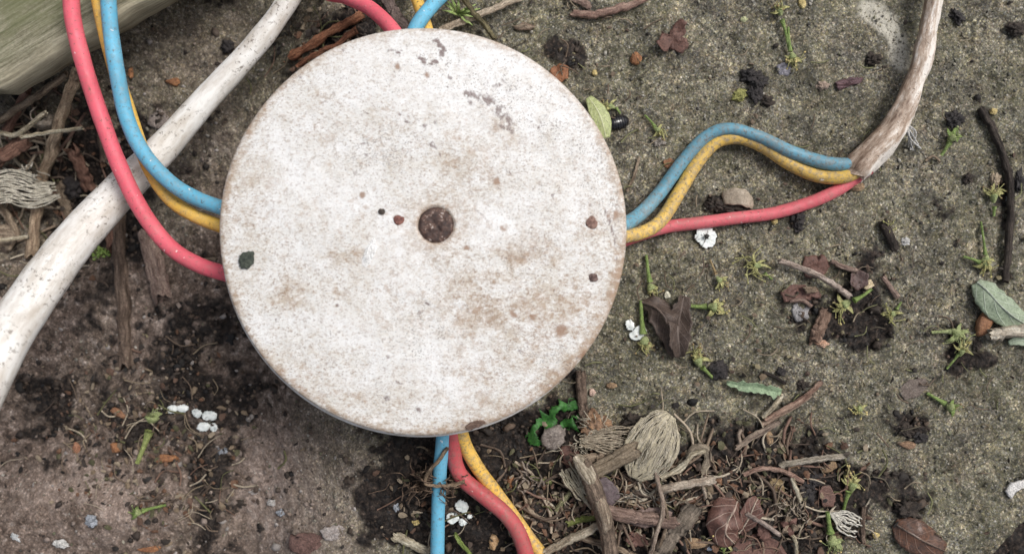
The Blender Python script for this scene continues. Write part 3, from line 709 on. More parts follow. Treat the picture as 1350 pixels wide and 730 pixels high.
lump('rust_blister', 782, 366, 10, 10, 0, m_plain((.09, .05, .045), (.2, .14, .12), .5), 'small dark blister near the lid edge below the crack line', 'rust blister', absz=LZ + .2, sub=3, rough=.3, zr=.25)
lump('paint_blob', 487, 333, 14, 38, 20, m_plain((.8, .79, .77), (.86, .86, .85), .5), 'elongated white paint blob on the lid left of the screw', 'paint blob', absz=LT - .3, sub=4, rough=.2, zr=.4)
flake('bark_scrap', [(612, 562), (620, 556), (636, 553), (641, 557), (632, 563), (618, 568)], m_bark((.14, .09, .07), (.25, .17, .13)),
      'brown bark scrap on the bottom edge of the white lid', 'bark scrap', base=LZ + .1, t=.5, rough=.15)

# ================================================================ WIRES AND CABLES
RED, BLUE, YEL = (.64, .095, .135), (.10, .36, .52), (.70, .43, .075)
RED2, BLUE2, YEL2 = (.58, .105, .13), (.10, .275, .37), (.60, .39, .08)
def wire(name, ptl, wpx, mat, label, cat='wire', group='coloured wires of the junction box', parent=None, loc=None, per=12, seg=20):
    pts = path(ptl, wpx, True, per); mb = MB(); L = Vector(pts[len(pts) // 2][:3]) if loc is None else loc
    tube_geo(mb, pts, seg, .03, R.random() * 9, lump=.03)
    o = mb.build(name, mat, L, parent)
    if label: tag(o, label, None if parent else cat, None if parent else group)
    return o
wire('insulated_wire', [(90, -40, 15), (93, -15, 15), (97, 30, 14.5), (112, 90, 14), (135, 160, 13.4), (160, 225, 13), (190, 283, 12.6), (225, 326, 12.2), (262, 349, 12), (300, 361, 11.5), (350, 372, 11)], 21, m_wire(RED, .5),
     'red wire sweeping from the green board down to the left side of the lid')
wire('insulated_wire', [(140, -40, 15), (142, -15, 15), (146, 40, 14.6), (155, 100, 14), (168, 158, 13.6), (190, 203, 13.4), (225, 241, 13), (262, 263, 12.4), (300, 276, 12), (350, 290, 11)], 20, m_wire(BLUE, .8),
     'blue wire curving past the green board into the left side of the lid')
wire('insulated_wire', [(122, -40, 13), (127, -15, 12.6), (138, 40, 11.8), (151, 90, 11), (166, 135, 10.6), (181, 180, 10.4), (197, 222, 10.2), (222, 260, 10.2), (254, 283, 10.4), (300, 301, 10.4), (350, 315, 10)], 18, m_wire(YEL, .8),
     'yellow wire tucked under the blue wire at the left side of the lid')
wire('insulated_wire', [(405, -40, 3), (427, -12, 4), (456, -4, 6), (486, 10, 8), (511, 32, 10), (530, 58, 11.5), (545, 95, 12)], 20, m_wire(RED, .5), 'short stretch of red wire arching into the top edge of the lid')
wire('insulated_wire', [(618, -50, 6), (592, -16, 7.5), (571, 6, 9), (554, 27, 10.5), (543, 50, 11.5), (535, 90, 12)], 19, m_wire(BLUE, .5), 'short blue wire entering the top edge of the lid over a yellow one')
wire('insulated_wire', [(535, -45, 3), (545, -13, 4.5), (554, 12, 6), (563, 38, 8), (568, 62, 9), (570, 95, 10)], 15.5, m_wire(YEL, .7), 'yellow wire crossing beneath the blue one at the top of the lid')
wire('insulated_wire', [(590, 510, 10), (587, 545, 9.5), (583, 588, 8), (580, 620, 6.5), (578, 660, 5.2), (577, 700, 4.6), (576, 760, 4.4), (576, 800, 4.4)], 18.5, m_wire(BLUE, .5),
     'straight blue wire running down from the bottom edge of the lid')
wire('insulated_wire', [(594, 520, 9), (597, 555, 8.5), (598, 590, 7), (601, 613, 5.4), (612, 632, 5), (640, 655, 5.2), (667, 678, 5.6), (685, 705, 5.2), (697, 745, 4.6), (706, 800, 4)], 21, m_wire((.42, .06, .07), 1.0),
     'dull red wire bending under a clod at the bottom of the lid')
wire('insulated_wire', [(600, 515, 10), (604, 550, 9), (613, 585, 7), (629, 615, 4.6), (650, 644, 3.4), (674, 676, 2.4), (697, 708, 2.2), (722, 742, 2.2), (760, 800, 2.2)], 18, m_wire(YEL, 1.7),
     'stained yellow wire running from the bottom of the lid beneath the red one')
# the cable on the right: sheath and three cores
cab_loc = on(1140, 215, 2.5)
cable = empty('stripped_cable', cab_loc, 'brown dirty cable on bare concrete with blue, yellow and red cores showing', 'cable')
pts = path([(1126, 227, 2.8, 34), (1133, 218, 3.1, 40), (1150, 200, 3.3, 39), (1173, 177, 3.4, 35), (1187, 153, 3.5, 31), (1198, 129, 3.6, 28), (1214, 84, 3.8, 25), (1224, 35, 4, 22), (1231, 0, 4.2, 21), (1240, -60, 4.2, 23)], None, True, 12)
mb = MB(); tube_geo(mb, pts, 26, .22, 3, caps=False, lump=.10, flat=.9)
n0 = 26; inner = pts[:14].copy(); inner[:, 3] *= .72          # the torn open end is hollow
inner = inner[::-1]; tube_geo(mb, inner, 26, .08, 3, caps=False, flat=.9)
nb = len(pts) * 26; ni = len(inner) * 26
for j in range(26):
    a, b = j, (j + 1) % 26; c, d = nb + ni - 26 + j, nb + ni - 26 + (j + 1) % 26
    mb.f.append((a, b, d, c))
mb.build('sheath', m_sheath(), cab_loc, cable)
for i, (px, py) in enumerate([(1203, 178)]):
    s = MB()
    for k in range(9):
        a0 = R.uniform(-.5, .5)
        tube_geo(s, path([(1194 + R.uniform(-4, 4), 166 + R.uniform(-5, 5), 3), (1203 + R.uniform(-6, 6), 178 + R.uniform(-5, 5), 2.2), (1208 + R.uniform(-14, 6), 192 + R.uniform(-8, 6), .4)], R.uniform(1, 3), False, 5), 4)
    tag(s.build('sheath_shred', m_plain((.55, .53, .5), (.7, .69, .67), .6), cab_loc, cable), 'pale torn shreds on the flank of the sheath', kind='stuff')
wire('core_wire', [(790, 316, 11, 20), (815, 301, 8, 20), (842, 284, 4.5, 19), (871, 253, 2.4, 18), (900, 213, 2, 17), (930, 181, 2.6, 16), (960, 170, 3.2, 16), (1000, 180, 3.4, 16), (1040, 199, 3.2, 17), (1080, 213, 3.2, 18), (1108, 217, 3.4, 18), (1128, 215, 3.3, 18), (1146, 206, 3.3, 18)], 18, m_wire(BLUE2, 1.6), 'blue core looping up from the lid to the sheath', parent=cable, loc=cab_loc)
wire('core_wire', [(780, 325, 11), (812, 314, 8.4), (845, 307, 6), (871, 291, 4.2), (895, 254, 2.2), (920, 213, 1.8), (945, 187, 2), (975, 181.5, 2.4), (1005, 192, 2.2), (1040, 215, 2), (1075, 231, 2.4), (1103, 234, 3), (1124, 229, 3.4), (1146, 214, 3.4)], 18, m_wire(YEL2, 1.9), 'yellow core following the blue one', parent=cable, loc=cab_loc)
wire('core_wire', [(780, 330, 6), (812, 321, 4), (845, 309, 2.2), (880, 299, 1.5), (920, 294, 1.5), (965, 288, 1.5), (1020, 281, 1.5), (1070, 266, 1.6), (1105, 250, 1.9), (1124, 237, 2.1), (1146, 222, 2.6)], 16.5, m_wire(RED2, .7), 'red core running almost straight to the sheath', parent=cable, loc=cab_loc)
# white cable on the left, rising towards the camera
pts = path([(425, -70, 0, 27), (392, -18, .5, 28), (345, 50, 1, 30), (278, 124, 2, 34), (217, 193, 3.5, 40), (160, 250, 6, 47), (92, 325, 13, 55), (34, 405, 21, 62), (-8, 472, 28, 67), (-60, 582, 34, 72)], None, True, 12)
mb = MB(); tube_geo(mb, pts, 28, .03, 5, lump=.05, flat=.85)
tag(mb.build('white_cable', m_white_cable(), pts[60][:3]), 'thick white cable crossing beneath the left red and blue wires', 'cable')

# ================================================================ WOOD, TWIGS AND STRAW
def build_board():
    z = 7.0; A = W(0, 114, z); Bp = W(195, -2, z); d = (Bp - A); d.z = 0; d.normalize(); n = Vector((-d.y, d.x, 0))
    prof = [(.3, -6.2), (-.1, -5.8), (0, -3.0), (.25, -.9), (.9, -.25), (2.8, -.05)] + [(2.8 + i * .5, 0) for i in range(1, 74)] + [(40.2, -2), (40.2, -7.2)]
    mb = MB(); V = []; U = []; nu = 90
    for i in range(nu + 1):
        for k, (v, dz) in enumerate(prof):
            u0 = -1.45 * v - 1.2 * abs(mnoise.noise((v * .6, 3, 1))) - (1.0 if k < 4 else 0) * .2
            u = u0 + (60 - u0) * (i / nu) ** 1.3
            g = -.7 * max(0, mnoise.noise((u * .05, v * .9, 7)) - .25) * 2 + .35 * mnoise.noise((u * .08, v * 1.1, 2)) + .25 * mnoise.noise((u * .3, v * 2.4, 5)) + (.5 * mnoise.noise((u * .12, k * .3, 9)) if 1 < k < 7 else 0)
            p = A + d * u + n * (v + (.35 * mnoise.noise((u * .25, 4, k * .2)) if k < 5 else 0)); V.append((p.x, p.y, z + dz + g)); U.append((u, v, dz))
    m = len(prof); F = []
    for i in range(nu):
        for k in range(m - 1): a = i * m + k; F.append((a, a + m, a + m + 1, a + 1))
    for e in (0, nu): F.append(tuple(range(e * m, e * m + m)) if e == 0 else tuple(range(e * m + m - 1, e * m - 1, -1)))
    mb.add(V, F, U)
    tag(mb.build('wooden_board', m_board(), A), 'weathered wooden board green with algae in the corner behind red and blue wires', 'board')
build_board()

PALE = m_bark((.30, .25, .18), (.48, .42, .33)); TAN = m_bark((.20, .145, .10), (.33, .26, .19)); BRN = m_bark((.11, .075, .055), (.20, .145, .11))
DARK = m_bark((.035, .027, .023), (.07, .055, .045)); REDB = m_bark((.17, .085, .06), (.28, .16, .115)); STRAW = m_bark((.38, .32, .22), (.58, .52, .40)); PINK = m_bark((.24, .16, .13), (.36, .27, .22))
LG = 'dry twigs and straws in the litter'
T = [  # points (px, py, height), width, material, label, options
 ([(103, 92, 9), (96, 112, 8), (82, 150, 6), (64, 213, 4), (52, 248, 3), (41, 340, 1.5)], 14, m_bark((.30, .21, .14), (.48, .37, .26)), 'long upright tan stick crossing the hollow below the green board', dict(seg=12, lump=.2)),
 ([(28, 181, 8), (62, 175, 8.5), (109, 169, 9)], 5, STRAW, 'thin pale straw lying across the upright tan stick', {}),
 ([(-12, 166, 4), (30, 139, 5), (60, 118, 6), (88, 98, 6)], 9, m_bark((.22, .16, .11), (.36, .28, .2)), 'brown twig slanting up to the underside of the green board', {}),
 ([(8, 178, 2), (20, 150, 3), (36, 120, 4)], 11, REDB, 'reddish brown stub under the lower corner of the green board', {}),
 ([(-10, 214, 4), (14, 199, 5), (38, 186, 5)], 18, REDB, 'thick reddish bark piece at the left frame edge above the fibrous leaf', dict(flat=.5)),
 ([(-10, 172, 6), (20, 178, 6), (48, 158, 7), (60, 148, 7)], 6, STRAW, 'pale bent stalk next to the curled peel at the left edge', {}),
 ([(-10, 318, 4), (16, 315, 4), (38, 312, 4)], 5, STRAW, 'short pale straw at the left frame edge above the white cable', {}),
 ([(-10, 262, 3), (10, 285, 3), (24, 312, 2)], 10, TAN, 'short tan twig under the fibrous leaf at the left edge', {}),
 ([(93, 196, 2), (106, 220, 2), (119, 250, 1)], 17, REDB, 'reddish stick ending at the white cable left of the red wire', dict(flat=.6)),
 ([(78, 240, 1), (84, 262, 1), (94, 286, 0)], 16, TAN, 'stubby brown bark next to the upper side of the white cable', dict(flat=.6)),
 ([(120, 110, 2), (132, 160, 2), (140, 208, 1)], 13, BRN, 'brown twig lying between the red and blue wires', {}),
 ([(192, 306, 1.2), (203, 346, 1.4), (215, 392, 1.2)], 24, PINK, 'flat pinkish brown wood slat below the red wire', dict(flat=.35, lump=.08)),
 ([(153, 268, .6), (158, 340, .7), (163, 420, .6), (166, 482, .2)], 18, BRN, 'half buried brown root running down from under the white cable', dict(flat=.6)),
 ([(140, 285, 1), (146, 305, 1), (152, 326, .6)], 18, REDB, 'dark red bark stub in the shade of the white cable', dict(flat=.7)),
 ([(247, 337, 1), (265, 343, 1), (286, 341, 1)], 5, TAN, 'tiny curved twig between the red wire end and the lid', {}),
 ([(385, 74, 1.5), (410, 60, 1.6), (436, 42, 1.8), (462, 28, 1.8), (478, 18, 1.4)], 11, m_bark((.22, .085, .045), (.34, .16, .09)), 'rusty red root crumbling along the ground under the red wire arch', dict(lump=.5, rough=.5)),
 ([(392, 88, 1), (420, 70, 1), (445, 58, 1.4), (470, 40, 1.4)], 8, m_bark((.2, .08, .045), (.3, .14, .08)), 'rust coloured strand beside the root at the upper left of the lid', dict(lump=.5, rough=.5)),
 ([(500, -15, 2), (512, 5, 2.4), (524, 22, 3), (540, 42, 3)], 15, m_bark((.13, .095, .085), (.22, .17, .15)), 'grey brown twig between the red and yellow wires at the lid top', {}),
 ([(580, 41, 2.5), (610, 28, 2.4), (650, 12, 2), (695, -8, 2)], 9, m_bark((.38, .30, .22), (.52, .44, .34)), 'pale flat straw leaning on the top edge of the lid', dict(flat=.5)),
 ([(606, -12, 4), (622, 14, 3.4), (640, 34, 2.4), (652, 52, 1.6)], 7, m_bark((.10, .085, .045), (.17, .145, .08)), 'dark olive stem crossing over the pale straw at the lid top', {}),
 ([(754, 17, .9), (774, 20, 1), (796, 17, 1), (822, 10, 1.2), (852, -2, 1)], 10, m_bark((.25, .15, .12), (.36, .25, .20)), 'pinkish brown twig curving along the top frame edge', dict(flat=.7)),
 ([(748, -6, .8), (762, 0, .9), (778, 9, .6)], 10, PINK, 'short pale bark strip just above the pinkish curving twig', dict(flat=.5)),
 ([(827, 252, .5), (836, 232, .7), (843, 207, .5)], 4, TAN, 'hair thin straw standing by the lid above the blue core', {}),
 ([(1028, 344, 1.8), (1058, 354, 2), (1086, 367, 2.2), (1106, 380, 1.8), (1120, 390, 1.2)], 8, m_bark((.36, .28, .23), (.52, .44, .38)), 'pale pink twig lying across brown leaf scraps below the red core', {}),
 ([(1096, 344, .8), (1112, 352, 1), (1130, 357, 1)], 7, PINK, 'short pink brown twig above the dark curled leaf scrap', {}),
 ([(1088, 410, .8), (1082, 430, .9), (1074, 450, .7)], 16, m_bark((.17, .105, .075), (.28, .19, .14)), 'wedge of reddish brown wood pointing down to an orange crumb', dict(flat=.45)),
 ([(1163, 364, .6), (1173, 378, .8), (1184, 392, .6)], 7, PINK, 'short pink brown twig right of the dark soil patch', {}),
 ([(1164, 292, .9), (1170, 305, 1), (1181, 328, .8)], 11, DARK, 'short black stick right of the dark soil patch', {}),
 ([(1293, 143, .9), (1308, 170, 1), (1320, 198, 1), (1331, 236, 1), (1332, 275, 1), (1330, 320, 1), (1325, 372, .8)], 9, DARK, 'long thin black stem running down the slab at the frame edge', {}),
 ([(1304, 441, 2), (1328, 438, 2.2), (1362, 434, 2.4)], 15, m_bark((.46, .39, .30), (.62, .56, .46)), 'cut pale twig at the frame edge below the grey green leaf', dict(lump=.06)),
 ([(765, 490, 1.2), (766, 515, 1.2), (768, 535, 1.2), (771, 556, 1)], 13, BRN, 'brown root going down from the lid edge beside the bright green leaf', {}),
 ([(520, 706, 1), (542, 716, 1.2), (566, 729, 1.2)], 12, STRAW, 'flat pale straw left of the bottom blue wire', dict(flat=.4)),
 ([(719, 728, 2.4), (745, 714, 2.8), (772, 701, 3), (797, 688, 3)], 11, m_bark((.34, .28, .20), (.50, .44, .34)), 'pale straight stick beside the end of the yellow wire', {}),
 ([(752, 704, 1.6), (780, 712, 1.6), (812, 722, 1.2), (850, 738, 1)], 8, TAN, 'tan twig lying low under the thick dark branch', {}),
 ([(764, 609, 5), (774, 622, 5.2), (784, 645, 5.4), (794, 674, 5), (800, 700, 4.6), (806, 742, 4)], 22, m_bark((.13, .095, .07), (.24, .18, .135)), 'thick brown branch with a pale broken tip in the heap', dict(lump=.12, jitter=.15)),
 ([(776, 626, 3.4), (800, 612, 3.8), (822, 600, 4.2), (840, 590, 4.2)], 21, m_bark((.20, .155, .105), (.31, .25, .18)), 'short stout olive brown stick leaning on the fibrous leaf', dict(flat=.6, jitter=.12, lump=.08)),
 ([(766, 606, 3), (782, 604, 3), (800, 602, 3)], 14, TAN, 'short tan bark slip above the stout olive stick', dict(flat=.5)),
 ([(800, 674, 2.6), (832, 680, 2.8), (862, 685, 3), (890, 688, 3), (912, 686, 2.6)], 17, m_bark((.19, .125, .10), (.29, .205, .165)), 'reddish brown branch lying crosswise behind the thick branch', dict(flat=.7)),
 ([(864, 738, 2), (880, 714, 2.4), (896, 694, 2.8), (914, 668, 2.8)], 24, m_bark((.16, .13, .10), (.25, .205, .16)), 'broad greyish stick slanting to the bottom frame edge', dict(flat=.6)),
 ([(862, 612, 3), (868, 640, 3.4), (874, 672, 3.6), (866, 700, 3.6), (856, 735, 3)], 6, m_bark((.24, .18, .14), (.36, .29, .23)), 'slender upright twig passing over the reddish crosswise branch', {}),
 ([(872, 652, 3), (880, 680, 3.4), (874, 708, 3), (866, 730, 2.6)], 4, TAN, 'hair thin rootlet beside the slender upright twig', {}),
 ([(868, 645, 2.6), (890, 641, 3), (915, 636, 3), (940, 632, 2.6)], 11, m_bark((.32, .25, .19), (.48, .41, .33)), 'pale peeling twig right of the slender upright twig', dict(branches=(([(924, 635, 3), (929, 648, 2.4), (930, 656, 1.6)], 5),))),
 ([(870, 630, 2), (890, 620, 2.4), (905, 608, 2.8), (914, 598, 3), (930, 594, 3)], 6, STRAW, 'pale forked straw hooking over beside the fibrous leaf', dict(branches=(([(880, 626, 2.2), (898, 620, 2.4), (908, 606, 2.6)], 4),))),
 ([(980, 626, 1.6), (996, 619, 2), (1014, 617, 2.2), (1036, 622, 2.2), (1058, 634, 1.4)], 6, m_bark((.28, .17, .13), (.40, .28, .22)), 'thin pinkish twig arching over black soil', {}),
 ([(1028, 613, 2), (1056, 608, 2.2), (1084, 604, 2.2), (1112, 601, 1.8)], 8, m_bark((.30, .26, .20), (.44, .39, .32)), 'straight greyish straw lying level beside the orange seeds', {}),
 ([(1044, 629, 1.8), (1050, 645, 2), (1056, 661, 1.6)], 6, STRAW, 'short pale straw under the straight greyish straw', {}),
 ([(984, 676, 2.2), (1004, 688, 2.6), (1027, 704, 2)], 6, m_bark((.26, .2, .17), (.38, .31, .27)), 'thin twig crossing the red brown veined leaf', {}),
 ([(1139, 668, .9), (1137, 690, 1.2), (1138, 716, 1)], 6, BRN, 'thin brown upright twig right of the white fibre tuft', {}),
 ([(971, 590, 1), (995, 574, 1.4), (1028, 555, 1.2)], 8, m_bark((.22, .165, .13), (.34, .27, .21)), 'brown straw below the bundle of needles', dict(branches=(([(976, 584, 1.4), (974, 574, 1.6), (977, 565, 1.4)], 5),))),
 ([(1006, 550, 1.2), (1018, 538, 1.6), (1031, 522, 1.2)], 6, STRAW, 'short pale straw touching the grey green leaf strip', {}),
 ([(1009, 553, 1), (1035, 539, 1.4), (1060, 524, 1.4), (1083, 503, 1)], 7, m_bark((.25, .15, .11), (.36, .25, .19)), 'long reddish needle at the top of the needle bundle', {}),
 ([(1004, 560, .8), (1028, 546, 1), (1050, 534, 1), (1070, 518, .8)], 7, m_bark((.22, .15, .11), (.34, .25, .19)), 'brown needle on the lower side of the needle bundle', {}),
 ([(1006, 490, .6), (1020, 496, .8), (1036, 505, .6)], 5, DARK, 'thin dark twig just above the grey green leaf strip', {}),
 ([(905, 605, 1), (920, 590, 1.4), (934, 600, 1.2), (926, 622, 1)], 12, m_bark((.20, .165, .12), (.30, .25, .19)), 'crooked fibrous bark curl right of the round fibrous leaf', dict(flat=.5, lump=.4)),
 ([(1040, 700, 1.4), (1049, 714, 1.8), (1050, 738, 1.4)], 5, STRAW, 'pale stalk under the brown star shaped husk', {}),
 ([(1070, 404, .6), (1058, 396, .8), (1040, 396, .6)], 6, PINK, 'thin pink straw below the long brown leaf scrap', {}),
 ([(590, 590, 9.6), (560, 634, 7.5), (590, 640, 7.6), (612, 634, 6)], 5, m_bark((.20, .14, .09), (.30, .22, .15)), 'frayed rootlet slung over the bottom blue wire', {}),
 ([(700, 628, .8), (716, 633, 1), (728, 636, .8)], 5, m_bark((.17, .19, .07), (.28, .29, .12)), 'greenish stem among crumbs right of the yellow wire', {}),
 ([(691, 653, .8), (698, 672, 1), (712, 682, 1), (728, 686, .8)], 5, TAN, 'bent little rootlet right of the yellow wire', {}),
 ([(733, 672, 1), (742, 660, 1.2), (752, 648, 1)], 6, m_bark((.25, .24, .13), (.36, .34, .2)), 'olive stem left of the pale rootlet fan', {}),
 ([(748, 690, 1), (766, 684, 1.2), (784, 682, 1)], 8, m_bark((.16, .19, .05), (.26, .28, .10)), 'green yellow stem behind the thick broken branch', {}),
 ([(600, 703, 2), (608, 716, 2), (622, 732, 2)], 5, m_bark((.16, .22, .05), (.26, .32, .10)), 'thin green stem curving below the white petals by the blue wire', {}),
 ([(1220, 212, .4), (1230, 206, .5), (1240, 214, .4)], 3, TAN, 'tiny curled rootlet below the bend of the brown cable', {}),
]
for pt, wd, mt, lb, kw in T: stick('twig', pt, wd, mt, lb, 'twig', LG, **kw)

br = next(o for o in COL.objects if o.get('label', '').startswith('thick brown branch with a pale'))
mb = MB(); tube_geo(mb, path([(760, 602, 5, 15), (768, 612, 5.2, 21), (777, 626, 5.5, 22.5), (781, 636, 5.5, 20)], None, False, 6), 14, .4, 2.2, lump=.1)
mb.build('broken_tip', PALE, br.location / MM, br)
mb = MB(); tube_geo(mb, path([(789, 655, 5.6, 16), (793, 668, 5.9, 20), (797, 684, 5.8, 19), (799, 696, 5.2, 15)], None, False, 6), 14, .4, 4.2, lump=.1)
mb.build('peeled_patch', m_bark((.24, .18, .13), (.40, .33, .25)), br.location / MM, br)
# ================================================================ LEAVES AND FLAKES
RB1, RB2 = (.095, .045, .034), (.175, .092, .072)
m_red = m_leaf(RB1, RB2, (.36, .27, .22), 5, .55); m_redp = m_leaf(RB1, RB2, (.3, .2, .16), 0, .6)
m_drk = m_leaf((.055, .038, .03), (.10, .072, .058), (.13, .1, .085), 6, .6)
m_pgreen = m_leaf((.24, .30, .20), (.34, .40, .29), (.42, .48, .38), 4, .55); m_ygreen = m_leaf((.34, .38, .16), (.46, .50, .24), (.56, .58, .36), 5, .5)
m_bgreen = m_leaf((.02, .075, .015), (.06, .22, .04), (.12, .3, .1), 0, .45)
VEIN = m_plain((.36, .28, .22), (.46, .38, .30), .6); DVEIN = m_plain((.09, .065, .05), (.15, .11, .09), .6)
DL = 'dead leaves on the ground'
flake('dead_leaf', [(864, 58), (872, 44), (884, 42), (896, 27), (903, 35), (901, 49), (909, 58), (898, 70), (888, 64), (874, 69)], m_redp, 'crumpled red brown leaf lying alone above the lid on bare concrete', 'leaf', DL, off=1.2, bend=.35, bdir=.6, rough=.8, t=.3)
flake('leaf_fragment', [(724, 92), (738, 83), (750, 88), (748, 104), (737, 110), (728, 101)], m_leaf((.2, .075, .03), (.30, .13, .06), RB1, 0, .6), 'rust orange leaf fragment against the upper right lid edge', 'leaf fragment', off=.8, rough=.3, t=.3)
leaf('dead_leaf', [(846, 398, 1), (868, 408, 3.2), (882, 432, 4), (888, 456, 3), (890, 470, 1.4)], [8, 34, 32, 22, 8], m_drk, 'dark brown leaf half folded beside the white flower buds', 'leaf', DL, rib=(DVEIN, .25), fold=-.55, wave=1.5, ragged=.5, t=.25)
leaf('dead_leaf', [(902, 390, .8), (897, 412, 1.6), (892, 440, 2.0), (896, 470, .8)], [14, 26, 34, 12], m_drk, 'blackish leaf half overlapped by the folded dark brown leaf', 'leaf', DL, fold=.8, wave=1.4, ragged=.4, t=.25)
flake('leaf_fragment', [(1062, 337), (1088, 336), (1094, 352), (1084, 366), (1062, 366), (1058, 350)], m_redp, 'square red brown leaf scrap behind the pale pink twig', 'leaf fragment', DL, off=.7, rough=.4, t=.3)
flake('leaf_fragment', [(1030, 384), (1042, 373), (1066, 376), (1080, 384), (1082, 394), (1058, 394), (1034, 396)], m_redp, 'long brown leaf scrap below the pale pink twig', 'leaf fragment', DL, off=1.2, rough=.5, t=.3, bend=.3, bdir=1.5)
flake('bark_chip', [(1058, 378), (1076, 378), (1080, 385), (1064, 387)], TAN, 'small tan chip lying on the long brown leaf scrap', 'bark chip', off=2.4, rough=.2, t=.5)
flake('leaf_fragment', [(1120, 360), (1134, 355), (1143, 362), (1143, 376), (1130, 384), (1119, 374)], m_leaf((.08, .05, .045), (.14, .09, .08), (.3, .22, .18), 0, .45), 'cupped dark brown leaf scrap beside the dark soil patch', 'leaf fragment', DL, off=1.2, bend=.5, bdir=0, rough=.3, t=.3)
flake('husk', [(1139, 372), (1148, 368), (1153, 376), (1146, 383), (1139, 380)], m_plain((.48, .38, .22), (.62, .52, .36), .6), 'pale yellow husk at the tip of a green stalk by dark soil', 'husk', off=1.4, rough=.2)
leaf('green_leaf', [(1288, 372, 1), (1302, 384, 2.4), (1318, 402, 3), (1340, 420, 2.4), (1362, 432, 1.8)], [14, 34, 38, 34, 26], m_pgreen, 'pale grey green folded leaf at the frame edge above a cut twig', 'leaf', rib=(m_plain((.4, .46, .36), (.46, .5, .42), .6), .2), fold=-.35, wave=.3, ragged=.15, t=.3)
leaf('green_leaf', [(1330, 452, .8), (1345, 448, 1), (1365, 452, 1)], [6, 14, 16], m_pgreen, 'sliver of grey green leaf below the cut twig', 'leaf', fold=.2, t=.25)
leaf('green_leaf', [(958, 504, .8), (978, 509, 1.6), (1000, 511, 1.8), (1018, 516, 1.5), (1030, 517, .8)], [5, 12, 13, 15, 8], m_leaf((.19, .27, .16), (.29, .38, .24), (.42, .52, .4), 0, .5), 'narrow grey green leaf strip lying on bare concrete', 'leaf', fold=.6, wave=.8, ragged=.9, t=.25)
leaf('green_leaf', [(776, 128, 1.5), (787, 144, 2.4), (794, 160, 2.6), (799, 182, 2)], [8, 22, 24, 12], m_ygreen, 'yellow green leaf tucked under the right edge of the lid', 'leaf', fold=-.2, wave=.3, t=.25)
leaf('green_leaf', [(696, 582, .8), (714, 571, 1.4), (738, 554, 1.6), (763, 533, 1)], [12, 33, 40, 22], m_bgreen, 'bright green leaf decaying near the lower edge of the lid', 'leaf', fold=-.2, wave=1.3, ragged=1.0, t=.25, nu=36, nv=20, holes=lambda u, v: mnoise.noise((u * 5, v * 2.4, 8.8)) > .22)
flake('stone_chip', [(711, 580), (718, 566), (734, 561), (746, 566), (744, 582), (734, 594), (720, 590)], m_plain((.13, .105, .09), (.30, .26, .23), .6), 'grey brown chip lying on the bright green leaf', 'stone chip', off=2.2, dome=.25, rough=.5, t=1.2)
leaf('dead_leaf', [(972, 660, 1.4), (965, 676, 2.6), (956, 700, 3), (968, 716, 2)], [26, 50, 44, 20], m_red, 'red brown leaf with pale veins standing out in the litter heap', 'leaf', DL, rib=(VEIN, .16), fold=-.3, wave=1.1, ragged=.3, t=.3)
leaf('dead_leaf', [(974, 702, 1), (986, 684, 2), (994, 666, 2.4), (999, 656, 1.4)], [10, 26, 26, 8], m_red, 'smaller red brown veined leaf touching the larger veined one', 'leaf', DL, rib=(VEIN, .2), fold=.25, wave=.4, t=.3)
flake('dead_leaf', [(960, 722), (978, 708), (1000, 702), (1024, 712), (1036, 728), (1030, 745), (962, 745)], m_redp, 'flat red brown leaf cut off by the bottom frame edge', 'leaf', DL, off=1, rough=.6, t=.3, bend=.15)
flake('leaf_fragment', [(1000, 690), (1012, 694), (1018, 708), (1006, 714), (998, 704)], m_redp, 'small red brown scrap between the veined leaf and flat leaf', 'leaf fragment', DL, off=2, rough=.4, t=.3)
flake('leaf_fragment', [(1078, 650), (1084, 640), (1096, 640), (1102, 654), (1098, 668), (1086, 668)], m_red, 'oval red brown scrap left of the yellow flower stalk', 'leaf fragment', DL, off=1.4, rough=.25, t=.3, bend=.25)
leaf('dead_leaf', [(1180, 690, .6), (1196, 700, 1.8), (1216, 712, 2), (1246, 726, .8)], [12, 38, 44, 20], m_leaf((.06, .042, .036), (.18, .085, .05), (.2, .13, .1), 5, .35), 'glossy dark leaf with rusty margin near the bottom frame edge', 'leaf', DL, rib=(DVEIN, .2), fold=-.3, wave=.5, t=.3)
flake('leaf_fragment', [(1184, 514), (1198, 500), (1220, 498), (1226, 508), (1212, 522), (1192, 528)], m_plain((.13, .10, .085), (.2, .165, .14), .75), 'dull brown leaf plate pressed flat on the concrete', 'leaf fragment', DL, off=.3, rough=.25, t=.2)
flake('leaf_fragment', [(952, 254), (966, 247), (984, 250), (995, 264), (994, 276), (976, 271), (956, 270)], m_leaf((.33, .27, .2), (.44, .37, .29), (.3, .24, .18), 6, .6), 'pale tan rounded leaf piece above the red core', 'leaf fragment', off=1.6, bend=-.25, bdir=0, rough=.25, t=.35, dome=.2)
flake('leaf_fragment', [(785, 632), (800, 628), (812, 640), (818, 655), (806, 668), (792, 658)], m_leaf((.09, .065, .07), (.15, .115, .12), (.2, .16, .16), 4, .5), 'purple grey leaf scrap half under the thick broken branch', 'leaf fragment', DL, off=2.2, rough=.3, t=.3)
flake('leaf_fragment', [(738, 590), (752, 584), (764, 592), (762, 612), (750, 622), (742, 606)], m_redp, 'dark red scrap under the hairy seed pod', 'leaf fragment', DL, off=1.6, rough=.4, t=.4)
flake('leaf_fragment', [(820, 688), (842, 672), (872, 668), (888, 676), (880, 690), (850, 696)], m_leaf((.17, .115, .1), (.26, .19, .165), (.3, .22, .2), 0, .6), 'pinkish bark plate lying on the crosswise branch', 'leaf fragment', DL, off=2.8, rough=.5, t=.5)
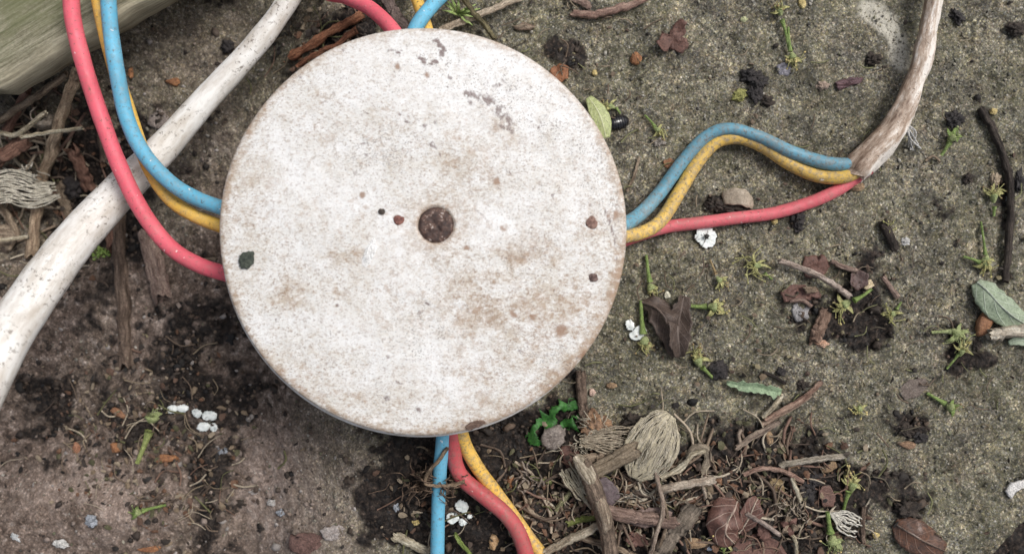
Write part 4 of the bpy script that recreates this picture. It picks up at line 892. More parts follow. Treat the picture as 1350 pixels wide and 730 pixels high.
flake('leaf_fragment', [(830, 700), (850, 704), (856, 718), (836, 722), (824, 712)], m_redp, 'small dark scrap between the branches at the bottom', 'leaf fragment', DL, off=1.4, rough=.5, t=.4)
flake('bark_chip', [(1014, 630), (1030, 632), (1036, 646), (1028, 652), (1016, 640)], m_bark((.26, .18, .09), (.34, .26, .15)), 'ochre brown chip on black soil under the arching twig', 'bark chip', off=1.6, rough=.3)
flake('bark_chip', [(1100, 108), (1120, 102), (1138, 102), (1136, 110), (1118, 114), (1106, 120)], m_bark((.10, .05, .055), (.2, .13, .14)), 'split dark husk lying left of the brown cable bend', 'bark chip', off=.8, bend=.4, bdir=1.4, rough=.3)
flake('bark_chip', [(676, 36), (690, 30), (706, 34), (700, 40), (684, 41)], m_bark((.2, .14, .10), (.32, .25, .19)), 'narrow pale brown husk just above the lid top', 'bark chip', off=.6, dome=.2, rough=.15)
flake('bark_chip', [(874, 212), (884, 208), (892, 216), (886, 224), (876, 220)], m_plain((.2, .09, .04), (.3, .15, .08), .6), 'orange brown chip left of the blue core bend', 'bark chip', off=.6, rough=.25)
flake('bark_chip', [(-12, 300), (8, 294), (22, 312), (16, 330), (-12, 330)], TAN, 'tan bark flap at the left frame edge under a straw', 'bark chip', off=2.5, rough=.5)
flake('bark_chip', [(380, 706), (412, 702), (452, 704), (454, 724), (420, 735), (382, 728)], m_plain((.10, .055, .045), (.17, .10, .085), .8), 'rust brown plate bedded in the earth at the bottom', 'bark chip', off=.2, rough=.5, t=.6)
flake('bark_chip', [(420, 698), (446, 690), (462, 700), (450, 712), (428, 712)], m_plain((.26, .22, .2), (.4, .36, .34), .75), 'pale grey flake bedded in earth beside the rust brown plate', 'stone chip', off=.3, rough=.5, t=.6)
flake('stone_chip', [(196, 152), (208, 142), (222, 150), (226, 166), (206, 170), (194, 164)], m_plain((.17, .14, .12), (.26, .22, .2), .8), 'flat grey stone between the blue wire and white cable', 'stone', off=.5, rough=.5, t=1)
flake('stone_chip', [(1046, 400), (1058, 392), (1068, 404), (1066, 422), (1052, 424), (1044, 414)], m_plain((.2, .19, .19), (.34, .33, .33), .7), 'pale grey stone chip beneath the long brown leaf scrap', 'stone', off=.4, rough=.4, t=.8)
flake('stone_chip', [(1024, 86), (1034, 82), (1044, 90), (1040, 100), (1028, 98)], m_plain((.2, .19, .21), (.3, .29, .33), .7), 'mauve grey stone chip beneath the flower stalk at the top', 'stone', off=.3, rough=.3, t=.7)
flake('stone_chip', [(1326, 648), (1334, 636), (1352, 632), (1364, 640), (1348, 644), (1338, 650), (1334, 658)], m_plain((.6, .58, .55), (.72, .7, .68), .6), 'curved white shell piece at the lower frame edge', 'shell', off=.9, rough=.2, t=.6)

# curled peel on the left
def ribbon(mb, pts3, wmm, t=.25):
    P = catmull(pts3, 8); n = len(P); T_ = np.gradient(P[:, :3], axis=0); V = []; U = []; F = []
    for i in range(n):
        for (dz, off) in ((wmm / 2, 0), (-wmm / 2, 0), (-wmm / 2, t), (wmm / 2, t)):
            tt = T_[i] / (np.linalg.norm(T_[i]) + 1e-9); nn = np.array([-tt[1], tt[0], 0])
            q = P[i, :3] + nn * off + np.array([0, 0, dz]) * .75 + nn * dz * .4; V.append(q); U.append((i * .5, dz, off))
    for i in range(n - 1):
        for j in range(4): a = i * 4 + j; b = i * 4 + (j + 1) % 4; F.append((a, b, b + 4, a + 4))
    F += [(0, 3, 2, 1), ((n - 1) * 4, (n - 1) * 4 + 1, (n - 1) * 4 + 2, (n - 1) * 4 + 3)]; mb.add(V, F, U)
mb = MB(); c = on(54, 155, 6); ribbon(mb, [(c.x + 2.6 * (1 - .07 * k) * math.cos(k * .62 + 2), c.y + 2.4 * (1 - .07 * k) * math.sin(k * .62 + 2), c.z - .15 * k) for k in range(12)], 3.2)
tag(mb.build('curled_peel', m_bark((.28, .23, .18), (.42, .37, .31)), c), 'curled pale bark peel left of the upright tan stick', 'bark peel')

# fibrous leaf skeletons
def skeleton(mid, widths, nf, label, col, membrane=None, cat='leaf', wpx=1.6, seed=1, curve=.0, fan=.15, group=None, cross=0):
    rg = random.Random(seed); rows = []
    P = []
    for (a, b, off), wv in zip(mid, widths): p = on(a, b, off); P.append((p.x, p.y, p.z, px2mm(wv, p.z) / 2))
    S = catmull(P, 8); n = len(S); C = S[:, :3]; Tn = np.gradient(C, axis=0); Tn[:, 2] = 0; Tn /= np.linalg.norm(Tn, axis=1)[:, None] + 1e-9
    side = np.stack([-Tn[:, 1], Tn[:, 0], 0 * Tn[:, 0]], 1)
    mb = MB()
    for k in range(nf):
        v = -1 + 2 * (k + .5) / nf + rg.uniform(-.6, .6) / nf; a = max(0, int(rg.uniform(0, .12) * n)); b = n - int(rg.choice((.05, .1, .15, .35, .5)) * rg.random() * n)
        L = []
        for i in range(a, b, 2):
            f = i / (n - 1); vv = v * (fan + (1 - fan) * min(1, f * 2.2)) if fan < 1 else v
            vv = max(-1, min(1, vv + .09 * mnoise.noise((f * 6, k * 1.7, seed)) + .04 * mnoise.noise((f * 17, k * 2.9, seed))))
            q = C[i] + side[i] * vv * S[i, 3]
            L.append((q[0] + rg.uniform(-.12, .12), q[1] + rg.uniform(-.12, .12), q[2] + curve * (1 - vv * vv) * S[i, 3] + rg.uniform(-.1, .18), px2mm(wpx) / 2 * rg.uniform(.7, 1.3)))
        if len(L) > 2: tube_geo(mb, catmull(L, 3), 4, caps=True)
    for k in range(cross):
        i = rg.randrange(3, n - 3); v0 = rg.uniform(-.9, .6); L = []
        for q in range(4):
            vv = v0 + q * .12; p = C[min(n - 1, i + q)] + side[i] * vv * S[i, 3]; L.append((p[0], p[1], p[2] + curve * (1 - vv * vv) * S[i, 3] + .1, px2mm(wpx) / 2.6))
        tube_geo(mb, catmull(L, 3), 4)
    loc = tuple(C[n // 2])
    root = empty('leaf_skeleton', loc, label, cat, group)
    tag(mb.build('vein_net', col, loc, root), 'pale dried leaf veins', kind='stuff')
    if membrane:
        m2 = MB(); leaf_geo(m2, mid, widths, fold=0, curl=-curve, wave=.1, nu=40, nv=40, t=.12, seed=seed, ragged=.1, holes=membrane); m2.v = [(x, y, z + curve * px2mm(sum(widths) / len(widths)) / 2 + .12) for x, y, z in m2.v]; m2.build('leaf_membrane', membrane.mat, loc, root)
    return root
FIB = m_plain((.36, .32, .24), (.56, .51, .41), .65); FIBW = m_plain((.5, .47, .4), (.7, .67, .6), .6)
def memb(u, v): return mnoise.noise((u * 3.2, v * 13, 3.3)) > .3
memb.mat = m_leaf((.33, .29, .2), (.46, .41, .3), (.3, .26, .18), 0, .7)
fl = skeleton([(884, 546, 2.2), (874, 562, 3.4), (860, 588, 4), (846, 614, 3.4), (836, 630, 2.2)], [16, 54, 70, 58, 18], 40, 'large round fibrous leaf skeleton pale tan in the litter heap', FIB, memb, seed=4, curve=.10, wpx=1.2, fan=1.0)
skeleton([(764, 580, 2.2), (792, 580, 3.2), (818, 582, 3.4), (846, 586, 3.4)], [18, 34, 46, 62], 26, 'frayed straw coloured strands joining the seed pod to the round fibrous leaf', m_plain((.26, .21, .15), (.44, .38, .29), .7), None, 'plant fibres', seed=24, wpx=1.6, fan=.8)
skeleton([(744, 612, 2.6), (756, 634, 3), (768, 650, 3), (782, 672, 2.4)], [24, 24, 20, 8], 9, 'fan of pale split rootlets left of the thick broken branch', m_plain((.36, .31, .22), (.52, .47, .36), .65), None, 'leaf skeleton', seed=6, wpx=2.6, fan=1.0)
skeleton([(1092, 676, 1.4), (1106, 682, 2), (1120, 690, 2), (1134, 696, 1.4)], [10, 26, 30, 26], 15, 'white fibrous tuft behind the lower yellow flower stalk', FIBW, None, 'leaf skeleton', seed=7, wpx=1.8)
skeleton([(-20, 252, 6), (14, 246, 7), (46, 254, 7), (76, 250, 5.5)], [52, 48, 40, 22], 20, 'pale fibrous leaf fan at the left frame edge', m_plain((.40, .37, .30), (.62, .58, .49), .65), None, seed=8, curve=.2, wpx=2.4, fan=.7)
def tangle(name, px, py, rx, ry, n, wr, mat, label, cat, z=(.4, 2.4), seed=1, lr=(.5, 1.3)):
    rg = random.Random(seed); mb = MB()
    for k in range(n):
        x, y = px + rg.gauss(0, rx * .45), py + rg.gauss(0, ry * .45); a = rg.uniform(0, 6.28); L = rg.uniform(*lr) * (rx + ry) * .5; P = []
        for q in range(4):
            P.append((x, y, rg.uniform(*z) * (1 if q in (1, 2) else .6))); a += rg.uniform(-.8, .8); x += L / 3 * math.cos(a); y += L / 3 * math.sin(a) * .8
        tube_geo(mb, path(P, rg.uniform(*wr), False, 4), 4, .3, k)
    c = on(px, py, 0); root = empty(name, c, label, cat)
    tag(mb.build('fibre', mat, c, root), 'tangled thin fibres', kind='stuff'); return root
tangle('rootlet_tangle', 850, 648, 26, 22, 30, (.8, 1.7), m_plain((.2, .18, .15), (.36, .33, .28), .7), 'tangle of thin grey rootlets behind the slender upright twig', 'rootlets', seed=13)
tangle('bark_shred', 695, 627, 20, 16, 22, (1.5, 3.4), m_plain((.2, .16, .13), (.34, .28, .23), .7), 'ragged pale bark shred right of the orange seed', 'bark shred', seed=14)
tangle('plant_fibres', 1046, 674, 24, 18, 30, (1, 2.4), m_plain((.24, .19, .14), (.40, .34, .27), .7), 'frayed tan plant fibres above the brown star shaped husk', 'plant fibres', seed=15)
tangle('plant_fluff', 572, 636, 38, 17, 90, (.9, 2.4), m_plain((.10, .065, .045), (.22, .15, .10), .85), 'dry brown plant fluff snagged across the bottom blue wire', 'plant fluff', z=(3, 8.2), seed=16)
tangle('plant_hairs', 772, 590, 26, 14, 34, (.8, 1.6), FIB, 'loose straw coloured hairs under the seed pod', 'plant hairs', z=(1, 3.4), seed=12)
tangle('fibre_shred', 38, 230, 24, 14, 26, (1.2, 2.6), m_plain((.38, .35, .29), (.55, .52, .45), .65), 'small fibrous shred above the pale leaf fan', 'fibre shred', z=(4, 8), seed=9)
# brown star husk
hroot = None
for k in range(6):
    a = k * 1.05 + .3; x, y = 1041 + 13 * math.cos(a), 693 + 15 * math.sin(a)
    mb = MB(); S = leaf_geo(mb, [(1041, 693, 1.2), ((1041 + x) / 2, (693 + y) / 2, 2.2), (x, y, 1.6)], [5, 9, 2], fold=.3, nu=8, nv=4, t=.2, seed=k)
    if hroot is None: hroot = empty('seed_husk', on(1041, 693, 1), 'brown star shaped husk open on the soil heap', 'seed husk')
    mb.build('husk_lobe', m_redp if k % 2 else TAN, hroot.location / MM, hroot)

# ================================================================ SEEDS, PODS, CLODS, STONES
ORG = m_plain((.20, .085, .04), (.38, .18, .08), .6); TANS = m_plain((.20, .125, .07), (.34, .235, .14), .6); YELS = m_plain((.5, .38, .14), (.64, .52, .25), .55)
BLK = m_plain((.012, .010, .011), (.04, .033, .032), .5); CLOD = m_plain((.022, .017, .014), (.06, .045, .035), .8); WHT = m_plain((.42, .41, .39), (.62, .61, .59), .6); BLU = m_plain((.22, .235, .26), (.36, .38, .42), .6)
SG = 'small seeds and husks'
for a in [(838, 77, 14, 15, 20, ORG, 'orange seed crumb right of the lid top on bare concrete'), (228, 108, 20, 11, 0, ORG, 'orange seed between the blue wire and upper white cable'),
          (172, 96, 8, 14, 0, ORG, 'dull orange speck touching the right flank of the blue wire'), (674, 634, 10, 18, 0, ORG, 'orange oval seed right of the yellow wire end'),
          (651, 713, 13, 20, 0, m_plain((.45, .26, .12), (.62, .42, .24), .6), 'knobbly orange tan seed between red and blue bottom wires'),
          (1014, 577, 11, 21, -15, TANS, 'tan oval seed under the needle bundle'), (1093, 616, 22, 12, -25, TANS, 'tan seed at the right end of the straight greyish straw'),
          (1050, 616, 26, 9, -8, TANS, 'long tan seed beneath the straight greyish straw'), (1196, 586, 22, 10, 8, m_plain((.2, .12, .07), (.3, .19, .12), .6), 'brown seed beside dark crumbs on the lower slab'),
          (915, 716, 34, 13, 0, TANS, 'long brown seed left of the veined leaf'), (1298, 425, 20, 36, 25, m_plain((.25, .115, .055), (.37, .19, .10), .45), 'smooth chestnut brown seed below the grey green leaf'),
          (1057, 4, 9, 14, -15, YELS, 'yellow seed at the top frame edge'), (1021, 292, 8, 8, 0, YELS, 'tiny yellow seed under the red core'),
          (981, 26, 9, 7, 0, m_plain((.4, .42, .22), (.55, .56, .34), .6), 'pale green seed on open concrete near the top'), (880, 389, 8, 9, 20, m_plain((.6, .57, .44), (.72, .7, .58), .5), 'cream seed at the upper edge of the dark folded leaf'),
          (156, 544, 22, 10, 30, m_plain((.2, .09, .045), (.3, .16, .09), .6), 'rust brown seed on the left earth, uppermost of three'), (153, 589, 18, 14, 40, ORG, 'orange husk on the left earth by the green stalk'),
          (101, 591, 11, 17, 0, m_plain((.25, .11, .06), (.34, .17, .1), .6), 'dull orange crumb left of the orange husk'), (219, 604, 32, 12, -5, ORG, 'long orange husk pair below the white petals'),
          (198, 723, 30, 9, -4, ORG, 'orange sliver at the bottom frame edge on black soil'), (784, 96, 7, 8, 0, YELS, 'tiny yellow crumb right of the rust leaf fragment'),
          (1128, 247, 24, 10, -5, TANS, 'tan seed just below the open end of the brown sheath'), (1310, 147, 10, 9, 0, YELS, 'small ochre seed right of the black flake'), (1154, 705, 9, 8, 0, YELS, 'small yellow seed right of the thin upright twig'),
          (952, 632, 24, 12, 0, m_plain((.2, .1, .05), (.3, .17, .1), .6), 'rusty crumb under the arching pinkish twig'), (964, 660, 18, 14, 10, m_plain((.22, .1, .055), (.33, .17, .1), .6), 'reddish husk above the veined leaf'),
          (781, 517, 9, 10, 0, m_plain((.5, .34, .27), (.6, .46, .38), .6), 'pink pebble near the lower right lid edge'), (806, 508, 14, 8, 0, TANS, 'small tan pebble beyond the lower right lid edge')]:
    lump('seed', a[0], a[1], a[2], a[3], a[4], a[5], a[6], 'seed', SG, rough=.32, sub=3, zr=.6, sink=.35, taper=R.uniform(-.45, .45))
pod = lump('seed_pod', 784, 560, 36, 32, 0, m_plain((.17, .11, .075), (.34, .20, .11), .65), 'round brown hairy seed pod beside the bright green leaf', 'seed pod', rough=.4, sub=5, zr=.7, sink=.2, freq=1.8)
mb = MB(); pc = on(784, 560, 1.5)
for k in range(60):
    a = R.choice((R.gauss(1.2, .8), R.gauss(2.2, .8), R.uniform(0, 6.28))); r0, r1 = R.uniform(4, 14), R.uniform(16, 28); q = R.uniform(-.7, .7)
    tube_geo(mb, path([(784 + r0 * math.cos(a), 560 + r0 * math.sin(a), 3.2), (784 + (r0 + r1) / 2 * math.cos(a + q * .6), 560 + (r0 + r1) / 2 * math.sin(a + q * .6), R.uniform(1.5, 3)), (784 + r1 * math.cos(a + q), 560 + r1 * math.sin(a + q), R.uniform(.3, 2))], R.uniform(.8, 1.5), False, 4), 4)
tag(mb.build('pod_hair', FIB, pod.location / MM, pod), 'straw coloured hairs around the pod', kind='stuff')
for a in [(991, 100, 26, 18, 10, BLK, 'uppermost of three black droppings on open concrete', .4), (1000, 108, 20, 20, 0, BLK, 'black dropping touching the uppermost one', .4), (995, 122, 22, 18, 60, BLK, 'lowest of three black droppings on open concrete', .4),
          (1012, 134, 15, 13, 0, CLOD, 'faint dark crumb right of the black droppings', .4), (1052, 288, 16, 20, 0, BLK, 'black crumb beneath the red core', .5), (1052, 300, 12, 12, 0, BLK, 'smaller black crumb beneath the red core', .5),
          (1150, 78, 18, 14, 0, CLOD, 'dark crumb on the concrete left of the brown cable', .5), (1262, 22, 18, 14, 40, BLK, 'black crumb right of the brown cable top', .5), (1340, 38, 22, 17, 0, CLOD, 'dark brown crumb at the upper right frame corner', .4),
          (948, 487, 26, 24, 0, BLK, 'round black pebble beside the spent flower below dark leaf', .2), (945, 270, 24, 14, 10, CLOD, 'dark earth clod holding the pale tan leaf piece', .5), (962, 275, 40, 12, 5, CLOD, 'dark earth strip under the pale tan leaf piece', .5),
          (1258, 158, 20, 22, 30, BLK, 'black flake left of the green spent flower', .45), (1070, 632, 26, 22, 0, BLK, 'large black clod beside the arching twig', .35), (1064, 652, 20, 26, 0, BLK, 'black clod below the large one', .35), (1050, 668, 18, 16, 0, CLOD, 'dark clod above the tan plant fibres', .4),
          (1276, 235, 12, 12, 0, CLOD, 'dark crumb near the black stem', .4), (1344, 240, 12, 26, 0, BLK, 'black crumb at the right frame edge', .4), (95, 244, 34, 40, 10, BLK, 'black lump in the hollow beside the white cable', .3), (605, 612, 30, 24, 0, m_plain((.05, .038, .03), (.12, .09, .07), .85), 'brown clod resting where the bottom red wire bends', .45),
          (833, 555, 24, 18, 0, CLOD, 'dark bark clod above the round fibrous leaf', .5), (1288, 455, 10, 16, 0, CLOD, 'dark soil crumb below the chestnut seed', .4), (1087, 436, 14, 22, 0, CLOD, 'dark crumb beside the reddish wood wedge', .4), (1030, 490, 12, 9, 0, BLK, 'small black crumb above the grey green strip', .4),
          (1058, 508, 16, 12, 0, CLOD, 'dark crumb right of the needle bundle', .4), (300, 62, 18, 18, 0, BLK, 'dark blue black lump near the top of the white cable', .25), (1192, 566, 22, 16, 20, CLOD, 'blackish crumb on the lower slab beside a brown seed', .5), (1212, 576, 16, 12, 0, BLK, 'small black crumb right of the blackish one', .5),
          (1196, 672, 30, 20, 10, CLOD, 'dark clod above the glossy leaf', .5), (1330, 265, 9, 12, 0, BLU, 'bluish pebble on the black stem', .3)]:
    lump('soil_clod', a[0], a[1], a[2] * .95, a[3] * .95, a[4], a[5], a[6], 'clod', 'dark clods and crumbs', rough=a[7] * 1.5 + .15, sub=4, zr=.5, sink=.5, freq=2.0)
for a in [(1082, 452, 22, 12, 10, m_plain((.45, .24, .15), (.62, .42, .3), .7), 'orange pink crumb at the tip of the wood wedge'), (868, 186, 20, 17, 20, m_plain((.24, .21, .18), (.38, .34, .3), .75), 'pale wrinkled pebble left of the blue core'),
          (975, 126, 24, 17, -20, m_plain((.2, .2, .06), (.32, .31, .11), .8), 'mustard lichen lump left of the black droppings'), (80, 717, 22, 14, 20, WHT, 'white stone chip in the bottom left earth'), (121, 686, 18, 20, 0, BLU, 'pale blue grey stone on the bottom left earth'),
          (20, 706, 20, 12, 20, m_plain((.4, .42, .42), (.55, .56, .56), .6), 'grey white stone at the bottom left corner'), (293, 594, 15, 12, 0, BLU, 'bluish stone crumb below the white petals'), (1085, 113, 18, 14, 0, m_plain((.3, .22, .17), (.4, .31, .25), .7), 'pale brown pebble left of the split husk'),
          (935, 719, 9, 14, 10, m_plain((.5, .54, .6), (.66, .7, .76), .4), 'tiny bluish white chip left of the veined leaf'), (1312, 236, 16, 20, 0, m_plain((.32, .25, .17), (.42, .34, .25), .7), 'tan pebble beside the black stem'), (522, 668, 14, 12, 20, BLU, 'bluish chip left of the bottom blue wire'),
          (370, 676, 12, 10, 0, BLU, 'pale stone speck on the brown earth below the lid'), (358, 662, 14, 11, 0, m_plain((.36, .34, .32), (.48, .46, .44), .7), 'whitish stone speck on the brown earth below the lid'), (335, 648, 16, 9, 0, m_plain((.3, .27, .25), (.42, .39, .37), .7), 'greyish stone speck left of the whitish one'),
          (1194, 318, 14, 12, 20, WHT, 'white chip right of the short black stick'), (1040, 388, 9, 8, 0, TANS, 'round tan grain at the left end of the brown leaf scrap'), (548, 688, 12, 8, 0, YELS, 'yellow grain left of the bottom blue wire')]:
    lump('pebble', a[0], a[1], a[2] * .8, a[3] * .8, a[4], a[5], a[6], 'pebble', 'small pebbles and chips', rough=.6, sub=4, zr=.45, sink=.55, freq=1.6)

# the black woodlouse beside the lid
def woodlouse(px, py):
    c = on(px, py, 0); ang = math.radians(14); L, Wd, Hh = px2mm(29) / 2, px2mm(18) / 2, 1.15
    root = empty('woodlouse', c, 'shiny black ribbed woodlouse on the concrete beside the yellow green leaf', 'woodlouse')
    mat = m_shell(); d = Vector((math.cos(ang), math.sin(ang), 0)); s = Vector((-d.y, d.x, 0)); N_ = 9
    for i in range(N_):
        u0, u1 = -1 + 2 * i / N_, -1 + 2 * (i + 1.22) / N_; V = []; F = []; rows = 5
        for k in range(rows):
            u = u0 + (u1 - u0) * k / (rows - 1); um = max(-.995, min(.995, u)); e = math.sqrt(1 - um * um) ** .8
            lift = 1.0 + .10 * (1 - k / (rows - 1)) - (.05 if k == rows - 1 else 0)
            for j in range(13):
                a = math.pi * j / 12; p = c + d * (um * L) + s * (math.cos(a) * Wd * e * lift) + Vector((0, 0, .08 + math.sin(a) * Hh * e * lift)); V.append(p)
        for k in range(rows - 1):
            for j in range(12): a = k * 13 + j; F.append((a, a + 1, a + 14, a + 13))
        mb = MB(); mb.add(V, F); mb.build('body_plate', mat, c, root)
    mb = MB(); h = c + d * (-L * .97); lump_geo(mb, (h.x, h.y, h.z + .45), (.35, .55, .4), ang, .05, 1, 2, 2); mb.build('head', mat, c, root)
    for sg in (-1, 1):
        mb = MB(); q = h + s * sg * .3; tube_geo(mb, catmull([(q.x, q.y, q.z + .4, .08), (q.x - d.x * .6 + s.x * sg * .5, q.y - d.y * .6 + s.y * sg * .5, q.z + .5, .07), (q.x - d.x * 1.1 + s.x * sg * .5, q.y - d.y * 1.1 + s.y * sg * .5, q.z + .2, .05)], 4), 5)
        mb.build('antenna', mat, c, root)
    for i in range(5):
        for sg in (-1, 1):
            b = c + d * (L * (-.5 + .25 * i)) + s * sg * Wd * .8; mb = MB()
            tube_geo(mb, [(b.x, b.y, b.z + .35, .07), (b.x + s.x * sg * .5, b.y + s.y * sg * .5, b.z + .3, .06), (b.x + s.x * sg * .8, b.y + s.y * sg * .8, b.z + .02, .04)], 4); mb.build('leg', mat, c, root)
woodlouse(815, 162)

# ================================================================ FLOWERS
GST = m_plain((.13, .20, .045), (.24, .32, .10), .5); GPALE = m_plain((.22, .27, .10), (.36, .40, .19), .5); YCAL = m_plain((.29, .28, .10), (.48, .46, .21), .6); ANT = m_plain((.36, .28, .10), (.58, .50, .24), .6); BRNF = m_plain((.22, .15, .07), (.36, .27, .14), .7)
FG = 'spent flowers dropped on the ground'
def flower(stalk, label, head, dirdeg, n=12, size=20, seed=1, filcol=ANT, sepcol=YCAL, stcol=GST, w=5, nsep=5, spread=60):
    """stalk: (px, py, off) rows ending at the flower head; dirdeg: where the head opens, in the photo's plane (0 = +x, 90 = down)"""
    rg = random.Random(seed); hx, hy = head; c = on(hx, hy, 1.0)
    root = empty('spent_flower', c, label, 'flower', FG)
    if stalk:
        P = path(stalk, w, False, 6); k = np.linspace(0, 1, len(P)); P[:, 3] *= .7 + .75 * k ** 4
        mb = MB(); tube_geo(mb, P, 8, .1, seed); mb.build('stalk', stcol, c, root)
    a0 = math.radians(dirdeg); ux, uy = math.cos(a0), math.sin(a0)
    mb = MB(); q = [(hx - ux * size * .38, hy - uy * size * .38, .7, w * .8), (hx - ux * size * .18, hy - uy * size * .18, .9, w * 1.6), (hx, hy, 1.0, w * 2.1), (hx + ux * size * .08, hy + uy * size * .08, 1.0, w * 1.7)]
    tube_geo(mb, path(q, None, False, 4), 10, .15, seed); mb.build('calyx', GPALE, c, root)
    for k in range(nsep):
        a = a0 + math.radians(-spread * 1.4 + 2.8 * spread * k / max(1, nsep - 1) + rg.uniform(-28, 28)); r = size * rg.uniform(.35, .8)
        mb = MB(); leaf_geo(mb, [(hx, hy, 1.0), (hx + r * .55 * math.cos(a), hy + r * .55 * math.sin(a), rg.uniform(.7, 1.6)), (hx + r * math.cos(a + .2), hy + r * math.sin(a + .2), rg.uniform(.2, .9))], [w * .8, w * .85, .8], fold=.5, wave=.8, nu=8, nv=4, t=.15, seed=seed + k)
        mb.build('sepal', sepcol, c, root)
    mb = MB(); m2 = MB()
    for k in range(n):
        a = a0 + math.radians(rg.uniform(-spread, spread)); r = size * rg.uniform(.25, 1.0); b = rg.uniform(-.9, .9)
        e = (hx + r * math.cos(a + b), hy + r * math.sin(a + b), rg.uniform(.25, 1.9))
        tube_geo(mb, path([(hx, hy, 1.1), (hx + .5 * r * math.cos(a), hy + .5 * r * math.sin(a), rg.uniform(.8, 2)), e], rg.uniform(.7, 1.5), False, 4), 5)
        p = on(*e); q = rg.uniform(.5, 1.05); lump_geo(m2, p, (.30 * q, .24 * q, .22 * q), a, .2, 1, seed + k, 1)
    tag(mb.build('stamen_tuft', sepcol, c, root), 'thin curled stamens', kind='stuff'); tag(m2.build('anther_dots', filcol, c, root), 'dot shaped anthers', kind='stuff')
    return root
flower([(1040, 64, .8), (1036, 44, 1), (1031, 26, 1)], 'faded flower head at the top frame edge, upper of a pair', (1028, 14), -100, 12, 18, 1, BRNF)
flower([(1039, 36, .8), (1040, 52, 1), (1042, 68, 1)], 'cream flower head below the one at the top frame edge', (1045, 76), 75, 13, 18, 2, YELS)
flower([(850, 152, .6), (858, 160, .8), (864, 168, .8)], 'tiny dried flower right of the black woodlouse', (868, 172), 30, 9, 16, 3, BRNF, w=4)
flower([(818, 150, .6), (812, 142, .8)], 'withered yellow flower behind the black woodlouse', (804, 140), 200, 8, 18, 4, BRNF, w=4)
flower([(1241, 205, .6), (1247, 196, 1), (1252, 188, 1.2)], 'fresh green flower stalk near the black flake', (1256, 181), -40, 4, 20, 5, GPALE, GST, w=6, nsep=5, spread=70)
flower([(1310, 285, .6), (1311, 272, .8)], 'dry yellow flower left of the black stem, uppermost', (1310, 258), -90, 13, 24, 6, BRNF)
flower([(1270, 338, .6), (1283, 342, .9), (1292, 346, 1)], 'green yellow flower above the grey green folded leaf', (1299, 348), 70, 9, 22, 7, ANT, w=5)
flower([(1293, 292, .5), (1297, 318, .8), (1299, 336, .8)], 'slim green flower stalk upright above the folded leaf', (1300, 342), 100, 6, 16, 8, ANT, w=4)
flower([(852, 336, .7), (854, 355, 1), (857, 372, 1)], 'green flower stalk just right of the lid, above a dark leaf', (859, 380), 60, 6, 17, 9, BRNF, w=6)
flower([(845, 396, 1), (846, 420, 1.2), (848, 440, 1.2)], 'green stalked flower below the white flower buds', (850, 452), 95, 10, 22, 10, BRNF, w=7)
flower([(906, 403, .7), (920, 404, 1), (932, 404, 1.2)], 'green flower lying level right of the dark leaf', (942, 405), 10, 12, 22, 11, ANT, w=7)
flower([(936, 342, .6), (940, 352, .8), (944, 362, .8)], 'brownish flower under the white flower', (949, 370), 50, 8, 18, 12, BRNF, stcol=BRNF, w=4)
flower([(1018, 368, .5), (1008, 360, .7)], 'sprawling yellow green flower below the red core', (996, 350), 180, 18, 32, 13, YCAL, w=4, spread=120)
flower([(1149, 381, 1.4), (1137, 390, 1.8), (1126, 396, 2)], 'green flower in dark soil with a bright stalk', (1112, 402), 150, 13, 26, 14, ANT, w=6, spread=70)
flower([(940, 498, .6), (932, 490, .8), (926, 484, 1)], 'yellow brown flower left of the round black pebble', (920, 474), -110, 10, 24, 15, BRNF, w=6)
flower([(1228, 438, .6), (1243, 437, 1), (1254, 437, 1.2)], 'pale green flower stalk left of the chestnut seed', (1262, 440), 40, 13, 26, 16, YCAL, GPALE, GPALE, w=6, spread=80)
flower([(1248, 486, .5), (1258, 474, .8), (1264, 466, 1)], 'yellow flower below the pale green flower stalk', (1268, 462), -70, 8, 20, 17, ANT, w=4)
flower([(1222, 518, .6), (1236, 526, .9), (1246, 532, 1)], 'small green flower alone on the lower slab', (1254, 537), 20, 7, 17, 18, BRNF, GST, w=6)
flower(None, 'tiny star shaped yellow flower flat on the slab', (1133, 540), 90, 12, 15, 19, YELS, w=4, spread=180)
flower([(1112, 672, .8), (1115, 660, 1.6), (1119, 648, 2)], 'bright yellow flower head on a green stalk at the litter edge', (1124, 638), -75, 16, 26, 20, YELS, YCAL, w=6, spread=80)
flower([(1091, 674, 1.6), (1093, 690, 1.8), (1095, 702, 1.8)], 'thick green flower stalk before the white fibrous tuft', (1098, 714), 90, 12, 24, 21, YELS, GPALE, w=8, spread=60)
flower([(181, 610, .8), (189, 590, 1.4), (197, 568, 1.6)], 'pale green flower stalk standing on the left earth', (201, 550), -80, 7, 18, 22, m_plain((.4, .34, .26), (.5, .45, .38), .6), GPALE, m_plain((.2, .24, .07), (.32, .36, .13), .5), w=9)
flower([(219, 665, .8), (202, 669, 1.2), (188, 673, 1.2)], 'green sprout lying on black earth at the lower left', (181, 675), 180, 4, 16, 23, GPALE, GST, w=5)
flower([(955, 730, 1.2), (953, 722, 1.6)], 'yellowish flower at the bottom frame edge on the veined leaf', (955, 716), -90, 9, 22, 24, YELS, w=4, spread=90)
flower([(1188, 398, .5), (1182, 408, .7)], 'yellow green flower crumb right of the dark soil', (1176, 414), 160, 10, 20, 25, YCAL, w=4, spread=120)
flower(None, 'yellow green moss like flower bits by the straw', (1170, 300), 40, 7, 14, 26, YCAL, w=3, spread=150)

